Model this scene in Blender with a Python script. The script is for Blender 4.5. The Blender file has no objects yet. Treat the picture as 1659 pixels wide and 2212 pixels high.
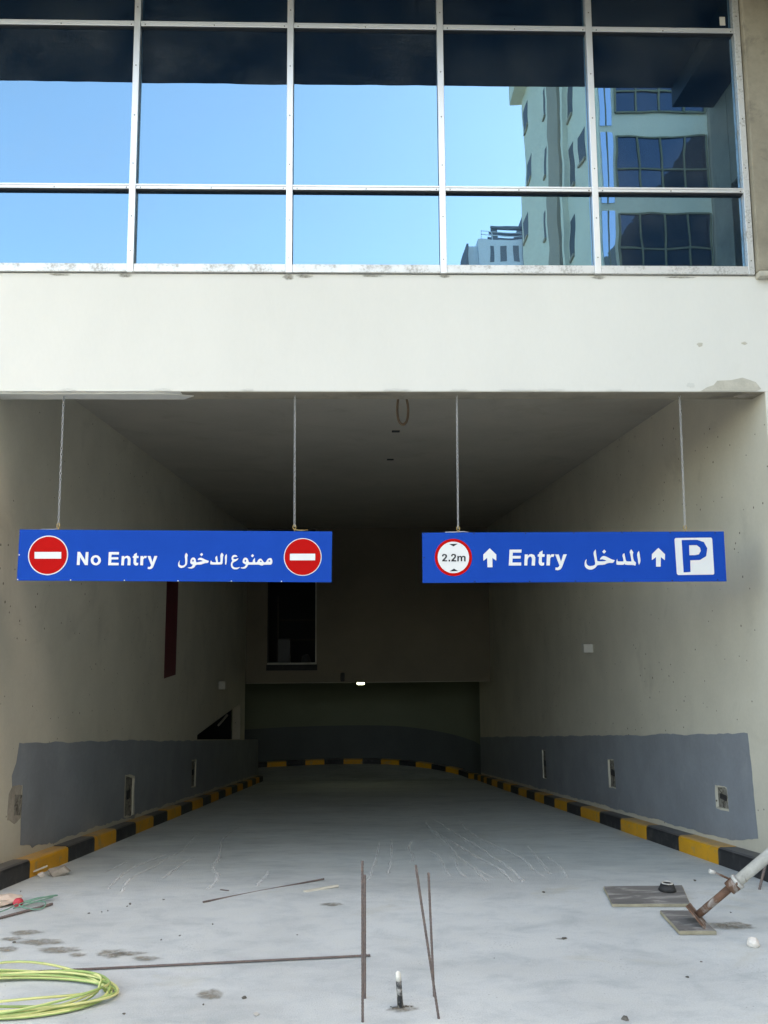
import bpy, bmesh, math, random
from mathutils import Vector, Matrix
from mathutils.geometry import tessellate_polygon

scene = bpy.context.scene
COL = scene.collection
R = math.radians
rnd = random.Random(7)

# ------------------------------------------------------------------ camera
pitch, yaw, roll = R(6.85), R(1.6), R(-0.39)
fw = Vector((math.sin(yaw)*math.cos(pitch), math.cos(yaw)*math.cos(pitch), math.sin(pitch)))
rt = Vector((math.cos(yaw), -math.sin(yaw), 0.0))
up = rt.cross(fw)
rt2 = math.cos(roll)*rt + math.sin(roll)*up
up2 = -math.sin(roll)*rt + math.cos(roll)*up
cam = bpy.data.objects.new('camera', bpy.data.cameras.new('camera'))
COL.objects.link(cam)
mx = Matrix((rt2, up2, -fw)).transposed().to_4x4()
mx.translation = Vector((0, -6.2, 1.96))
cam.matrix_world = mx
cam.data.sensor_fit = 'VERTICAL'
cam.data.sensor_height = 36.0
cam.data.lens = 36.0*1803/2212
cam.data.clip_end = 2000
scene.camera = cam

# ------------------------------------------------------------------ sky, sun, exposure
SUN_EL, SUN_AZ = R(38), R(105)      # azimuth from +Y towards +X: behind an unseen mass added to block it
world = bpy.data.worlds.new('World'); scene.world = world
world.use_nodes = True
wn, wl = world.node_tree.nodes, world.node_tree.links
sky = wn.new('ShaderNodeTexSky'); sky.sky_type = 'NISHITA'; sky.sun_disc = False
sky.sun_elevation = SUN_EL; sky.sun_rotation = SUN_AZ
sky.air_density = 1.0; sky.dust_density = 2.5; sky.ozone_density = 0.6
bg = wn['Background']; bg.inputs['Strength'].default_value = 0.15
wl.new(sky.outputs['Color'], bg.inputs['Color'])
sl = bpy.data.lights.new('sun', 'SUN'); sl.energy = 3.5; sl.angle = R(0.5); sl.color = (1.0, 0.95, 0.87)
sun = bpy.data.objects.new('sun', sl); COL.objects.link(sun)
sd = Vector((math.sin(SUN_AZ)*math.cos(SUN_EL), math.cos(SUN_AZ)*math.cos(SUN_EL), math.sin(SUN_EL)))
sun.rotation_euler = (-sd).to_track_quat('-Z', 'Y').to_euler()
sun.location = (30, -60, 60)
vs = scene.view_settings
vs.view_transform = 'Standard'; vs.look = 'None'; vs.gamma = 1.0; vs.use_curve_mapping = False
vs.exposure = 3.0
vs.use_white_balance = True
vs.white_balance_temperature = 9000
vs.white_balance_tint = 10
scene.cycles.max_bounces = 8
scene.cycles.diffuse_bounces = 4
scene.cycles.glossy_bounces = 4
scene.cycles.use_denoising = True
scene.cycles.sample_clamp_indirect = 6

# ------------------------------------------------------------------ materials
def new_mat(name):
    m = bpy.data.materials.new(name); m.use_nodes = True
    nt = m.node_tree; b = nt.nodes['Principled BSDF']
    return m, nt, b

def N(nt, kind, **kw):
    n = nt.nodes.new(kind)
    for k, v in kw.items():
        if k.startswith('_'): setattr(n, k[1:], v)
        else: n.inputs[k.replace('_', ' ')].default_value = v
    return n

def coords(nt, scale=(1, 1, 1), kind='Object'):
    t = nt.nodes.new('ShaderNodeTexCoord'); mp = nt.nodes.new('ShaderNodeMapping')
    mp.inputs['Scale'].default_value = scale
    nt.links.new(t.outputs[kind], mp.inputs['Vector'])
    return mp.outputs['Vector']

def ramp_node(nt, fac, stops):
    r = nt.nodes.new('ShaderNodeValToRGB'); e = r.color_ramp.elements
    e[0].position, e[0].color = stops[0][0], (*stops[0][1], 1)
    e[1].position, e[1].color = stops[-1][0], (*stops[-1][1], 1)
    for p, c in stops[1:-1]:
        x = e.new(p); x.color = (*c, 1)
    nt.links.new(fac, r.inputs['Fac'])
    return r.outputs['Color']

def mixc(nt, fac, a, b, blend='MIX'):
    m = nt.nodes.new('ShaderNodeMix'); m.data_type = 'RGBA'; m.blend_type = blend
    for sock, v in ((m.inputs['Factor'], fac), (m.inputs['A'], a), (m.inputs['B'], b)):
        if isinstance(v, (int, float)): sock.default_value = v
        elif isinstance(v, tuple): sock.default_value = (*v, 1) if len(v) == 3 else v
        else: nt.links.new(v, sock)
    return m.outputs['Result']

def dusty_top(m, amount, col):
    nt = m.node_tree; b = nt.nodes['Principled BSDF']; L = nt.links
    src = b.inputs['Base Color'].links[0].from_socket
    g = nt.nodes.new('ShaderNodeNewGeometry'); sp = nt.nodes.new('ShaderNodeSeparateXYZ'); L.new(g.outputs['Normal'], sp.inputs[0])
    n = N(nt, 'ShaderNodeTexNoise', Scale=5.0, Detail=7.0, Roughness=.7); L.new(coords(nt), n.inputs['Vector'])
    k = ramp_node(nt, sp.outputs['Z'], [(.55, (0, 0, 0)), (.98, (amount,)*3)])
    k2 = ramp_node(nt, n.outputs['Fac'], [(.3, (.55,)*3), (.65, (1, 1, 1))])
    k = mixc(nt, 1.0, k, k2, 'MULTIPLY')
    L.new(mixc(nt, k, src, col), b.inputs['Base Color'])
def mul(c, k): return tuple(x*k for x in c)

def surface(name, col, rough=0.85, var=0.12, scale=2.0, fine=60.0, bump=0.15, specks=None, stain=None, stretch=(1, 1, 1), metal=0.0, spec=0.3):
    """matt mineral / painted surface: cloudy tone, fine grain, optional dark specks and stains"""
    m, nt, b = new_mat(name)
    L = nt.links
    v = coords(nt, stretch)
    n1 = N(nt, 'ShaderNodeTexNoise', Scale=scale, Detail=6.0, Roughness=0.6); L.new(v, n1.inputs['Vector'])
    n2 = N(nt, 'ShaderNodeTexNoise', Scale=fine, Detail=4.0, Roughness=0.7); L.new(v, n2.inputs['Vector'])
    c = ramp_node(nt, n1.outputs['Fac'], [(0.28, mul(col, 1-var)), (0.5, col), (0.72, mul(col, 1+var))])
    f = ramp_node(nt, n2.outputs['Fac'], [(0.3, (1-var*.6,)*3), (0.7, (1.0,)*3)])
    c = mixc(nt, 1.0, c, f, 'MULTIPLY')
    if stain:
        sc, lo, hi, scol = stain
        n3 = N(nt, 'ShaderNodeTexNoise', Scale=sc, Detail=8.0, Roughness=0.65, Distortion=0.6); L.new(v, n3.inputs['Vector'])
        k = ramp_node(nt, n3.outputs['Fac'], [(lo, (0, 0, 0)), (hi, (1, 1, 1))])
        c = mixc(nt, k, c, scol)
    if specks:
        sc, thr, scol = specks
        vo = N(nt, 'ShaderNodeTexVoronoi', Scale=sc, Randomness=1.0); L.new(v, vo.inputs['Vector'])
        n4 = N(nt, 'ShaderNodeTexNoise', Scale=1.3, Detail=3.0); L.new(v, n4.inputs['Vector'])
        mt = N(nt, 'ShaderNodeMath', _operation='MULTIPLY'); L.new(n4.outputs['Fac'], mt.inputs[0]); mt.inputs[1].default_value = thr*2
        lt = N(nt, 'ShaderNodeMath', _operation='LESS_THAN'); L.new(vo.outputs['Distance'], lt.inputs[0]); L.new(mt.outputs[0], lt.inputs[1])
        c = mixc(nt, lt.outputs[0], c, scol)
    L.new(c, b.inputs['Base Color'])
    b.inputs['Roughness'].default_value = rough
    b.inputs['Metallic'].default_value = metal
    b.inputs['Specular IOR Level'].default_value = spec
    if bump:
        bp = N(nt, 'ShaderNodeBump', Strength=bump, Distance=0.01)
        ad = N(nt, 'ShaderNodeMath', _operation='ADD'); L.new(n1.outputs['Fac'], ad.inputs[0])
        m2 = N(nt, 'ShaderNodeMath', _operation='MULTIPLY'); L.new(n2.outputs['Fac'], m2.inputs[0]); m2.inputs[1].default_value = 0.4
        L.new(m2.outputs[0], ad.inputs[1]); L.new(ad.outputs[0], bp.inputs['Height'])
        L.new(bp.outputs['Normal'], b.inputs['Normal'])
    return m

M = {}
M['fascia'] = surface('white_render', (.68, .665, .62), .9, .035, 1.4, 40, .14, stretch=(1.0, 1.0, .45), stain=(2.2, .60, .80, (.63, .615, .57)))
M['wall'] = surface('cream_plaster', (.56, .525, .44), .9, .09, 1.1, 35, .2, specks=(9.0, .075, (.14, .12, .10)), stain=(1.3, .56, .74, (.46, .43, .36)))
M['lower'] = surface('shaded_far_plaster', (.19, .21, .155), .85, .08, .8, 30, .08)  # far copy of the wall plaster, darkened and greened for its dim light
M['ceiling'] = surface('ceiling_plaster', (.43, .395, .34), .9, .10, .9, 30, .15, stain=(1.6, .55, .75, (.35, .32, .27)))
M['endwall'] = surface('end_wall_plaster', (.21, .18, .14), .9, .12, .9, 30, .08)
M['dado'] = surface('grey_dado_paint', (.245, .266, .295), .62, .14, 1.8, 25, .2, spec=.4, stain=(3.5, .58, .78, (.29, .305, .325)))
M['column'] = surface('raw_concrete', (.30, .265, .205), .92, .22, 2.2, 30, .25, stain=(3.0, .55, .7, (.17, .15, .12)))
M['patch'] = surface('mortar_patch', (.50, .47, .40), .95, .15, 9, 60, .4)
M['skim'] = surface('skim_coat', (.62, .61, .57), .9, .08, 5, 50, .2)
M['hollow'] = surface('broken_concrete', (.27, .25, .215), .95, .45, 22, 90, .9, stain=(16, .5, .6, (.09, .08, .07)))
M['maroon'] = surface('maroon_paint', (.115, .018, .025), .6, .12, 3, 40, .05)
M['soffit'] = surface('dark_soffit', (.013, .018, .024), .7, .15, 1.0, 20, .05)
M['kerb_yellow'] = surface('yellow_kerb_paint', (.72, .345, .02), .55, .10, 3, 60, .15, spec=.4, stain=(7.0, .54, .70, (.36, .27, .13)))
M['kerb_black'] = surface('black_kerb_paint', (.020, .021, .024), .5, .25, 3, 60, .15, spec=.4, stain=(7.0, .52, .72, (.085, .082, .08)))
dusty_top(M['kerb_yellow'], .55, (.42, .36, .28)); dusty_top(M['kerb_black'], .75, (.17, .165, .16))
M['timber'] = surface('plywood_face', (.175, .165, .155), .85, .25, 5, 60, .35, stain=(9, .50, .66, (.40, .38, .35)), stretch=(.35, 1.6, 1))
M['timber_edge'] = surface('plywood_edge', (.36, .32, .23), .9, .25, 9, 80, .3)
M['tar'] = surface('dirty_black_rubber', (.035, .034, .034), .7, .3, 12, 80, .3)
M['stone'] = surface('white_stone', (.72, .66, .60), .95, .15, 12, 60, .5)
M['rubble'] = surface('broken_mortar', (.36, .32, .27), .95, .22, 9, 60, .5)
M['pebble'] = surface('grit', (.13, .12, .105), .95, .3, 20, 90, .4)
M['splinter'] = surface('pale_wood', (.60, .56, .47), .9, .2, 9, 80, .2, stretch=(.2, 1, 1))
M['rust'] = surface('rusty_bar', (.16, .125, .115), .75, .3, 40, 200, .3, stain=(25, .5, .75, (.22, .15, .12)))
M['rust_tube'] = surface('rusty_tube', (.16, .085, .055), .75, .3, 14, 90, .3, stain=(9, .5, .68, (.45, .43, .40)))
M['paint_tube'] = surface('mortar_splashed_tube', (.52, .50, .46), .7, .2, 12, 80, .3, stain=(7, .60, .7, (.17, .13, .10)))
M['stub_black'] = surface('tarred_pipe', (.045, .045, .045), .7, .3, 25, 90, .4, stain=(26, .48, .6, (.38, .36, .33)))
M['white_cap'] = surface('plaster_cap', (.80, .76, .68), .95, .1, 20, 80, .5)
M['plastic'] = surface('white_plastic', (.52, .50, .46), .5, .06, 6, 60, .03)
M['green_rope'] = surface('green_cord', (.16, .32, .24), .8, .2, 30, 120, .2)
M['red_plastic'] = surface('red_plastic', (.55, .05, .07), .5, .15, 14, 60, .1)
M['paper'] = surface('tan_paper', (.60, .47, .38), .9, .12, 8, 60, .3)
M['sign_blue'] = surface('blue_sign_sheet', (.0, .060, .37), .5, .06, 2.5, 60, .01, spec=.03)
M['sign_white'] = surface('white_vinyl', (.72, .72, .71), .45, .02, 3, 40, .0, spec=.4)
M['sign_red'] = surface('red_vinyl', (.50, .004, .004), .5, .04, 3, 40, .0, spec=.08)
M['sign_black'] = surface('black_vinyl', (.015, .015, .018), .45, .04, 3, 40, .0, spec=.4)
M['chain'] = surface('zinc_chain', (.50, .50, .51), .45, .1, 30, 100, .0, metal=.6)
M['brass'] = surface('brass_hook', (.55, .38, .16), .4, .1, 30, 100, .0, metal=.7)
M['rope_brown'] = surface('brown_cable', (.17, .115, .075), .8, .15, 20, 80, .1)
M['cable_green'] = surface('green_cable_sheath', (.33, .45, .15), .5, .1, 8, 60, .0, spec=.4)
M['cable_yellow'] = surface('yellow_cable_sheath', (.64, .63, .27), .5, .1, 8, 60, .0, spec=.4)
M['street'] = surface('street_asphalt', (.055, .053, .05), .95, .2, .4, 30, .2)
M['opp_wall'] = surface('block_render', (.78, .73, .58), .9, .05, .5, 12, .05)
M['opp_pil'] = surface('brown_pilaster', (.40, .33, .25), .9, .06, .6, 12, .05)
M['opp_dark'] = surface('window_recess', (.05, .055, .06), .5, .1, 1, 12, .0)
M['opp_frame'] = surface('olive_frame', (.22, .21, .13), .6, .06, 3, 12, .0)
M['tower_wall'] = surface('tower_render', (.74, .77, .80), .9, .05, .1, 3, .0)
M['tower_dark'] = surface('tower_dark', (.17, .19, .22), .8, .05, .3, 3, .0)

def aluminium(name, col, rough, dirty):
    m, nt, b = new_mat(name); L = nt.links
    v = coords(nt, (1, 1, 1), 'Generated' if False else 'Object')
    n = N(nt, 'ShaderNodeTexNoise', Scale=9.0, Detail=8.0, Roughness=0.7); L.new(v, n.inputs['Vector'])
    n2 = N(nt, 'ShaderNodeTexNoise', Scale=55.0, Detail=6.0, Roughness=0.7); L.new(v, n2.inputs['Vector'])
    ad = N(nt, 'ShaderNodeMath', _operation='MULTIPLY'); L.new(n.outputs['Fac'], ad.inputs[0]); L.new(n2.outputs['Fac'], ad.inputs[1])
    k = ramp_node(nt, ad.outputs[0], [(dirty, (0, 0, 0)), (dirty+.10, (1, 1, 1))])
    c = mixc(nt, k, col, (.36, .35, .33))
    L.new(c, b.inputs['Base Color'])
    mt = N(nt, 'ShaderNodeMath', _operation='SUBTRACT'); mt.inputs[0].default_value = .75; L.new(k, mt.inputs[1]); mt.use_clamp = True
    L.new(mt.outputs[0], b.inputs['Metallic'])
    b.inputs['Roughness'].default_value = rough
    return m
M['alu'] = aluminium('aluminium', (.70, .70, .70), .42, .42)
M['alu_dirty'] = aluminium('mortar_smeared_aluminium', (.62, .62, .61), .5, .255)
M['dull'] = surface('dull_metal', (.48, .47, .44), .6, .15, 6, 40, 0)
M['lower_dado'] = surface('shaded_dado_paint', (.10, .115, .12), .7, .1, 1.2, 25, .05)  # the grey dado again, darkened for the shade at the far end
M['gasket'] = surface('black_gasket', (.02, .02, .022), .6, .1, 3, 20, 0)

def glass_mat(name, tint, refl, wav, body=(.002, .010, .026), dust=.0):
    """coated mirror glazing: tinted reflection over a dark body, slightly wavy sheet"""
    m = bpy.data.materials.new(name); m.use_nodes = True
    nt = m.node_tree; nt.nodes.clear(); L = nt.links
    out = nt.nodes.new('ShaderNodeOutputMaterial')
    v = coords(nt)
    oi = nt.nodes.new('ShaderNodeObjectInfo')
    va = N(nt, 'ShaderNodeVectorMath', _operation='ADD'); L.new(v, va.inputs[0])
    vm = N(nt, 'ShaderNodeVectorMath', _operation='SCALE'); vm.inputs[0].default_value = (37, 11, 23); L.new(oi.outputs['Random'], vm.inputs['Scale'])
    L.new(vm.outputs['Vector'], va.inputs[1])
    n = N(nt, 'ShaderNodeTexNoise', Scale=2.1, Detail=1.5, Roughness=0.45); L.new(va.outputs['Vector'], n.inputs['Vector'])
    bp = N(nt, 'ShaderNodeBump', Strength=1.0, Distance=wav); L.new(n.outputs['Fac'], bp.inputs['Height'])
    g = N(nt, 'ShaderNodeBsdfGlossy', Roughness=0.0); g.inputs['Color'].default_value = (*tint, 1); L.new(bp.outputs['Normal'], g.inputs['Normal'])
    d = N(nt, 'ShaderNodeBsdfDiffuse'); d.inputs['Color'].default_value = (*body, 1)
    fr = N(nt, 'ShaderNodeFresnel', IOR=1.5); L.new(bp.outputs['Normal'], fr.inputs['Normal'])
    mr = N(nt, 'ShaderNodeMapRange'); mr.inputs['To Min'].default_value = refl-.04; mr.inputs['To Max'].default_value = 1.0; L.new(fr.outputs[0], mr.inputs['Value'])
    mx_ = nt.nodes.new('ShaderNodeMixShader'); L.new(mr.outputs[0], mx_.inputs[0]); L.new(d.outputs[0], mx_.inputs[1]); L.new(g.outputs[0], mx_.inputs[2])
    if dust:
        n5 = N(nt, 'ShaderNodeTexNoise', Scale=45.0, Detail=8.0, Roughness=0.8); L.new(va.outputs['Vector'], n5.inputs['Vector'])
        n6 = N(nt, 'ShaderNodeTexNoise', Scale=2.0, Detail=4.0); L.new(va.outputs['Vector'], n6.inputs['Vector'])
        mu_ = N(nt, 'ShaderNodeMath', _operation='MULTIPLY'); L.new(n5.outputs['Fac'], mu_.inputs[0]); L.new(n6.outputs['Fac'], mu_.inputs[1])
        k = ramp_node(nt, mu_.outputs[0], [(.20, (0, 0, 0)), (.46, (dust,)*3)])
        d2 = N(nt, 'ShaderNodeBsdfDiffuse'); d2.inputs['Color'].default_value = (.35, .38, .36, 1)
        m2 = nt.nodes.new('ShaderNodeMixShader'); L.new(k, m2.inputs[0]); L.new(mx_.outputs[0], m2.inputs[1]); L.new(d2.outputs[0], m2.inputs[2])
        L.new(m2.outputs[0], out.inputs['Surface'])
    else:
        L.new(mx_.outputs[0], out.inputs['Surface'])
    return m
M['glass'] = glass_mat('blue_mirror_glass', (.31, .60, .84), .43, .0008, dust=.10)
M['opp_corner'] = glass_mat('bright_blue_corner_glass', (.62, .80, 1.0), .75, .004, (.02, .03, .05))
M['opp_glass'] = glass_mat('dark_blue_window_glass', (.45, .62, .85), .13, .004, (.012, .022, .035))

def floor_mat(name, base, dusty):
    m, nt, b = new_mat(name); L = nt.links
    v = coords(nt)
    vs_ = coords(nt, (.7, 1.25, 1.0))
    big = N(nt, 'ShaderNodeTexNoise', Scale=.9, Detail=6.0, Roughness=.6, Distortion=.5); L.new(vs_, big.inputs['Vector'])
    swp = N(nt, 'ShaderNodeTexNoise', Scale=5.0, Detail=7.0, Roughness=.65, Distortion=.4); L.new(vs_, swp.inputs['Vector'])
    fin = N(nt, 'ShaderNodeTexNoise', Scale=120.0, Detail=4.0, Roughness=.7); L.new(v, fin.inputs['Vector'])
    c = ramp_node(nt, big.outputs['Fac'], [(.30, mul(base, .84)), (.5, base), (.70, mul(base, 1.10))])
    c2 = ramp_node(nt, swp.outputs['Fac'], [(.30, (.80, .825, .84)), (.52, (1, 1, 1)), (.75, (1.04, 1.03, 1.0))])
    c = mixc(nt, 1.0, c, c2, 'MULTIPLY')
    c3 = ramp_node(nt, fin.outputs['Fac'], [(.3, (.83, .83, .83)), (.62, (1, 1, 1))])
    c = mixc(nt, 1.0, c, c3, 'MULTIPLY')
    # cleaner, darker trowelled concrete down the ramp; site dust lies on the level part
    tc = nt.nodes.new('ShaderNodeTexCoord'); sx_ = nt.nodes.new('ShaderNodeSeparateXYZ'); L.new(tc.outputs['Object'], sx_.inputs[0])
    ed = N(nt, 'ShaderNodeTexNoise', Scale=2.2, Detail=7.0, Roughness=.65); L.new(v, ed.inputs['Vector'])
    m1_ = N(nt, 'ShaderNodeMath', _operation='MULTIPLY'); L.new(ed.outputs['Fac'], m1_.inputs[0]); m1_.inputs[1].default_value = 1.2
    a1_ = N(nt, 'ShaderNodeMath', _operation='ADD'); L.new(sx_.outputs['Y'], a1_.inputs[0]); L.new(m1_.outputs[0], a1_.inputs[1])
    mr = N(nt, 'ShaderNodeMapRange'); mr.inputs['From Min'].default_value = .45; mr.inputs['From Max'].default_value = 1.9; L.new(a1_.outputs[0], mr.inputs['Value'])
    c = mixc(nt, mr.outputs[0], c, mixc(nt, 1.0, c, (.95, .985, .975), 'MULTIPLY'))
    # scattered grit and mortar crumbs
    vo = N(nt, 'ShaderNodeTexVoronoi', Scale=16.0, Randomness=1.0); L.new(v, vo.inputs['Vector'])
    n4 = N(nt, 'ShaderNodeTexNoise', Scale=1.7, Detail=3.0); L.new(v, n4.inputs['Vector'])
    mt = N(nt, 'ShaderNodeMath', _operation='MULTIPLY'); L.new(n4.outputs['Fac'], mt.inputs[0]); mt.inputs[1].default_value = .10
    lt = N(nt, 'ShaderNodeMath', _operation='LESS_THAN'); L.new(vo.outputs['Distance'], lt.inputs[0]); L.new(mt.outputs[0], lt.inputs[1])
    c = mixc(nt, lt.outputs[0], c, mul(base, .55))
    vo2 = N(nt, 'ShaderNodeTexVoronoi', Scale=48.0, Randomness=1.0); L.new(v, vo2.inputs['Vector'])
    n7 = N(nt, 'ShaderNodeTexNoise', Scale=2.6, Detail=5.0); L.new(v, n7.inputs['Vector'])
    mt2 = N(nt, 'ShaderNodeMapRange'); mt2.inputs['From Min'].default_value = .42; mt2.inputs['From Max'].default_value = .75; mt2.inputs['To Max'].default_value = .30; L.new(n7.outputs['Fac'], mt2.inputs['Value'])
    lt2 = N(nt, 'ShaderNodeMath', _operation='LESS_THAN'); L.new(vo2.outputs['Distance'], lt2.inputs[0]); L.new(mt2.outputs[0], lt2.inputs[1])
    c = mixc(nt, lt2.outputs[0], c, mul(base, .72))
    # earthy smears
    st = N(nt, 'ShaderNodeTexNoise', Scale=1.6, Detail=9.0, Roughness=.68, Distortion=.7); L.new(vs_, st.inputs['Vector'])
    k = ramp_node(nt, st.outputs['Fac'], [(dusty, (0, 0, 0)), (dusty+.14, (.55, .55, .55))])
    c = mixc(nt, k, c, (base[0]*.80, base[1]*.74, base[2]*.62))
    L.new(c, b.inputs['Base Color'])
    b.inputs['Roughness'].default_value = .82
    b.inputs['Specular IOR Level'].default_value = .3
    bp = N(nt, 'ShaderNodeBump', Strength=.35, Distance=.012)
    ad = N(nt, 'ShaderNodeMath', _operation='ADD'); L.new(swp.outputs['Fac'], ad.inputs[0]); L.new(fin.outputs['Fac'], ad.inputs[1])
    L.new(ad.outputs[0], bp.inputs['Height']); L.new(bp.outputs['Normal'], b.inputs['Normal'])
    return m
M['apron'] = floor_mat('apron_concrete', (.565, .585, .575), .58)
M['ramp'] = M['apron']

def decal(name, col, sc, lo, hi, edge=True):
    """thin deposit: diffuse where a noise says so, nothing elsewhere"""
    m = bpy.data.materials.new(name); m.use_nodes = True
    nt = m.node_tree; nt.nodes.clear(); L = nt.links
    out = nt.nodes.new('ShaderNodeOutputMaterial')
    v = coords(nt)
    n = N(nt, 'ShaderNodeTexNoise', Scale=sc, Detail=8.0, Roughness=.7, Distortion=.4); L.new(v, n.inputs['Vector'])
    fac = n.outputs['Fac']
    if edge:
        uv = nt.nodes.new('ShaderNodeAttribute'); uv.attribute_name = 'edge'
        mu_ = N(nt, 'ShaderNodeMath', _operation='MULTIPLY'); L.new(fac, mu_.inputs[0]); L.new(uv.outputs['Fac'], mu_.inputs[1]); fac = mu_.outputs[0]
    k = ramp_node(nt, fac, [(lo, (0, 0, 0)), (hi, (1, 1, 1))])
    d = N(nt, 'ShaderNodeBsdfDiffuse'); d.inputs['Color'].default_value = (*col, 1)
    t = nt.nodes.new('ShaderNodeBsdfTransparent')
    ms = nt.nodes.new('ShaderNodeMixShader'); L.new(k, ms.inputs[0]); L.new(t.outputs[0], ms.inputs[1]); L.new(d.outputs[0], ms.inputs[2])
    L.new(ms.outputs[0], out.inputs['Surface'])
    return m
M['mud'] = decal('dried_mortar_smear', (.27, .245, .20), 14.0, .20, .66)
M['lime'] = decal('lime_streak', (.82, .82, .79), 5.0, .08, .64)

m, nt, b = new_mat('lit_lamp_lens')
b.inputs['Emission Color'].default_value = (.80, 1.0, .82, 1); b.inputs['Emission Strength'].default_value = 4.0
b.inputs['Base Color'].default_value = (.8, .8, .8, 1)
M['lamp'] = m

# ------------------------------------------------------------------ mesh helpers
def link(name, me, mat=None, parent=None, loc=None):
    o = bpy.data.objects.new(name, me); COL.objects.link(o)
    if me is not None and mat is not None and not me.materials: me.materials.append(mat)
    if parent is not None: o.parent = parent
    if loc is not None: o.location = loc
    return o
def tag(o, label=None, cat=None, group=None, kind=None):
    if label: o['label'] = label
    if cat: o['category'] = cat
    if group: o['group'] = group
    if kind: o['kind'] = kind
    return o
def empty(name, loc=(0, 0, 0)):
    o = bpy.data.objects.new(name, None); COL.objects.link(o); o.location = loc; o.empty_display_size = .1
    return o
def from_bm(name, bm, mat, parent=None, smooth=False, loc=None):
    bmesh.ops.recalc_face_normals(bm, faces=bm.faces)
    me = bpy.data.meshes.new(name); bm.to_mesh(me); bm.free()
    if smooth:
        for p in me.polygons: p.use_smooth = True
    return link(name, me, mat, parent, loc)
def off(parent):
    return Vector((0, 0, 0)) if parent is None else world_loc(parent)
def world_loc(o):
    v = Vector(o.location)
    while o.parent is not None:
        o = o.parent; v = v + Vector(o.location)
    return v
def add_box(bm, x0, x1, y0, y1, z0, z1, bevel=0):
    vs_ = [bm.verts.new((x, y, z)) for x in (x0, x1) for y in (y0, y1) for z in (z0, z1)]
    idx = [(0, 1, 3, 2), (4, 6, 7, 5), (0, 4, 5, 1), (2, 3, 7, 6), (0, 2, 6, 4), (1, 5, 7, 3)]
    fs = [bm.faces.new([vs_[i] for i in f]) for f in idx]
    if bevel:
        es = list({e for f in fs for e in f.edges})
        bmesh.ops.bevel(bm, geom=es, offset=bevel, segments=2, affect='EDGES', profile=.6)
def box(name, x0, x1, y0, y1, z0, z1, mat, parent=None, bevel=0):
    """world-coordinate box; the object sits at its own centre"""
    c = Vector(((x0+x1)/2, (y0+y1)/2, (z0+z1)/2))
    bm = bmesh.new()
    add_box(bm, x0-c.x, x1-c.x, y0-c.y, y1-c.y, z0-c.z, z1-c.z, bevel)
    return from_bm(name, bm, mat, parent, loc=c-off(parent))
def plate(bm, outline, holes, fn, depth):
    """polygon with holes in (u,v), mapped to 3-D by fn(u,v,w); w=0 front face, w=depth back; closed sides"""
    loops = [outline]+list(holes)
    pts = [p for l in loops for p in l]
    tri = tessellate_polygon([[Vector((p[0], p[1], 0)) for p in l] for l in loops])
    fv = [bm.verts.new(fn(p[0], p[1], 0)) for p in pts]
    for t in tri:
        try: bm.faces.new([fv[i] for i in t])
        except ValueError: pass
    if depth:
        bv = [bm.verts.new(fn(p[0], p[1], depth)) for p in pts]
        i = 0
        for l in loops:
            n = len(l)
            for k in range(n):
                a, b_ = i+k, i+(k+1) % n
                try: bm.faces.new((fv[a], fv[b_], bv[b_], bv[a]))
                except ValueError: pass
            i += n
def plate_obj(name, outline, holes, fn, depth, mat, parent=None):
    bm = bmesh.new(); o_ = off(parent)
    plate(bm, outline, holes, lambda u, v, w: Vector(fn(u, v, w))-o_, depth)
    return from_bm(name, bm, mat, parent)
def add_tube(bm, pts, rad, seg=8, close=False, cap=True, mats=None, rib=None):
    pts = [Vector(p) for p in pts]; n = len(pts)
    rings = []
    nrm = None
    for i, p in enumerate(pts):
        if close: t = (pts[(i+1) % n]-pts[i-1])
        else: t = pts[min(i+1, n-1)]-pts[max(i-1, 0)]
        t.normalize()
        if nrm is None:
            nrm = t.orthogonal().normalized()
        else:
            nrm = (nrm-t*nrm.dot(t))
            nrm = nrm.normalized() if nrm.length > 1e-6 else t.orthogonal().normalized()
        bn = t.cross(nrm)
        r = rad[i] if isinstance(rad, (list, tuple)) else rad
        rings.append([bm.verts.new(p+r*(math.cos(2*math.pi*k/seg)*nrm+math.sin(2*math.pi*k/seg)*bn)) for k in range(seg)])
    m_ = n if close else n-1
    for i in range(m_):
        a, b_ = rings[i], rings[(i+1) % n]
        for k in range(seg):
            f = bm.faces.new((a[k], a[(k+1) % seg], b_[(k+1) % seg], b_[k])); f.smooth = True
            if mats is not None: f.material_index = mats(i, k)
    if cap and not close:
        bm.faces.new(rings[0][::-1]); bm.faces.new(rings[-1])
def tube_obj(name, pts, rad, mat, parent=None, seg=8, close=False):
    o_ = off(parent); bm = bmesh.new()
    add_tube(bm, [Vector(p)-o_ for p in pts], rad, seg, close)
    return from_bm(name, bm, mat, parent)
def catmull(P, n=10, close=False):
    P = [Vector(p) for p in P]; out = []; m_ = len(P)
    for i in range(m_ if close else m_-1):
        if close: p0, p1, p2, p3 = P[i-1], P[i], P[(i+1) % m_], P[(i+2) % m_]
        else: p0, p1, p2, p3 = P[max(i-1, 0)], P[i], P[i+1], P[min(i+2, m_-1)]
        for k in range(n):
            t = k/n
            out.append(.5*((2*p1)+(p2-p0)*t+(2*p0-5*p1+4*p2-p3)*t*t+(3*p1-p0-3*p2+p3)*t**3))
    if not close: out.append(P[-1])
    return out
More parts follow.
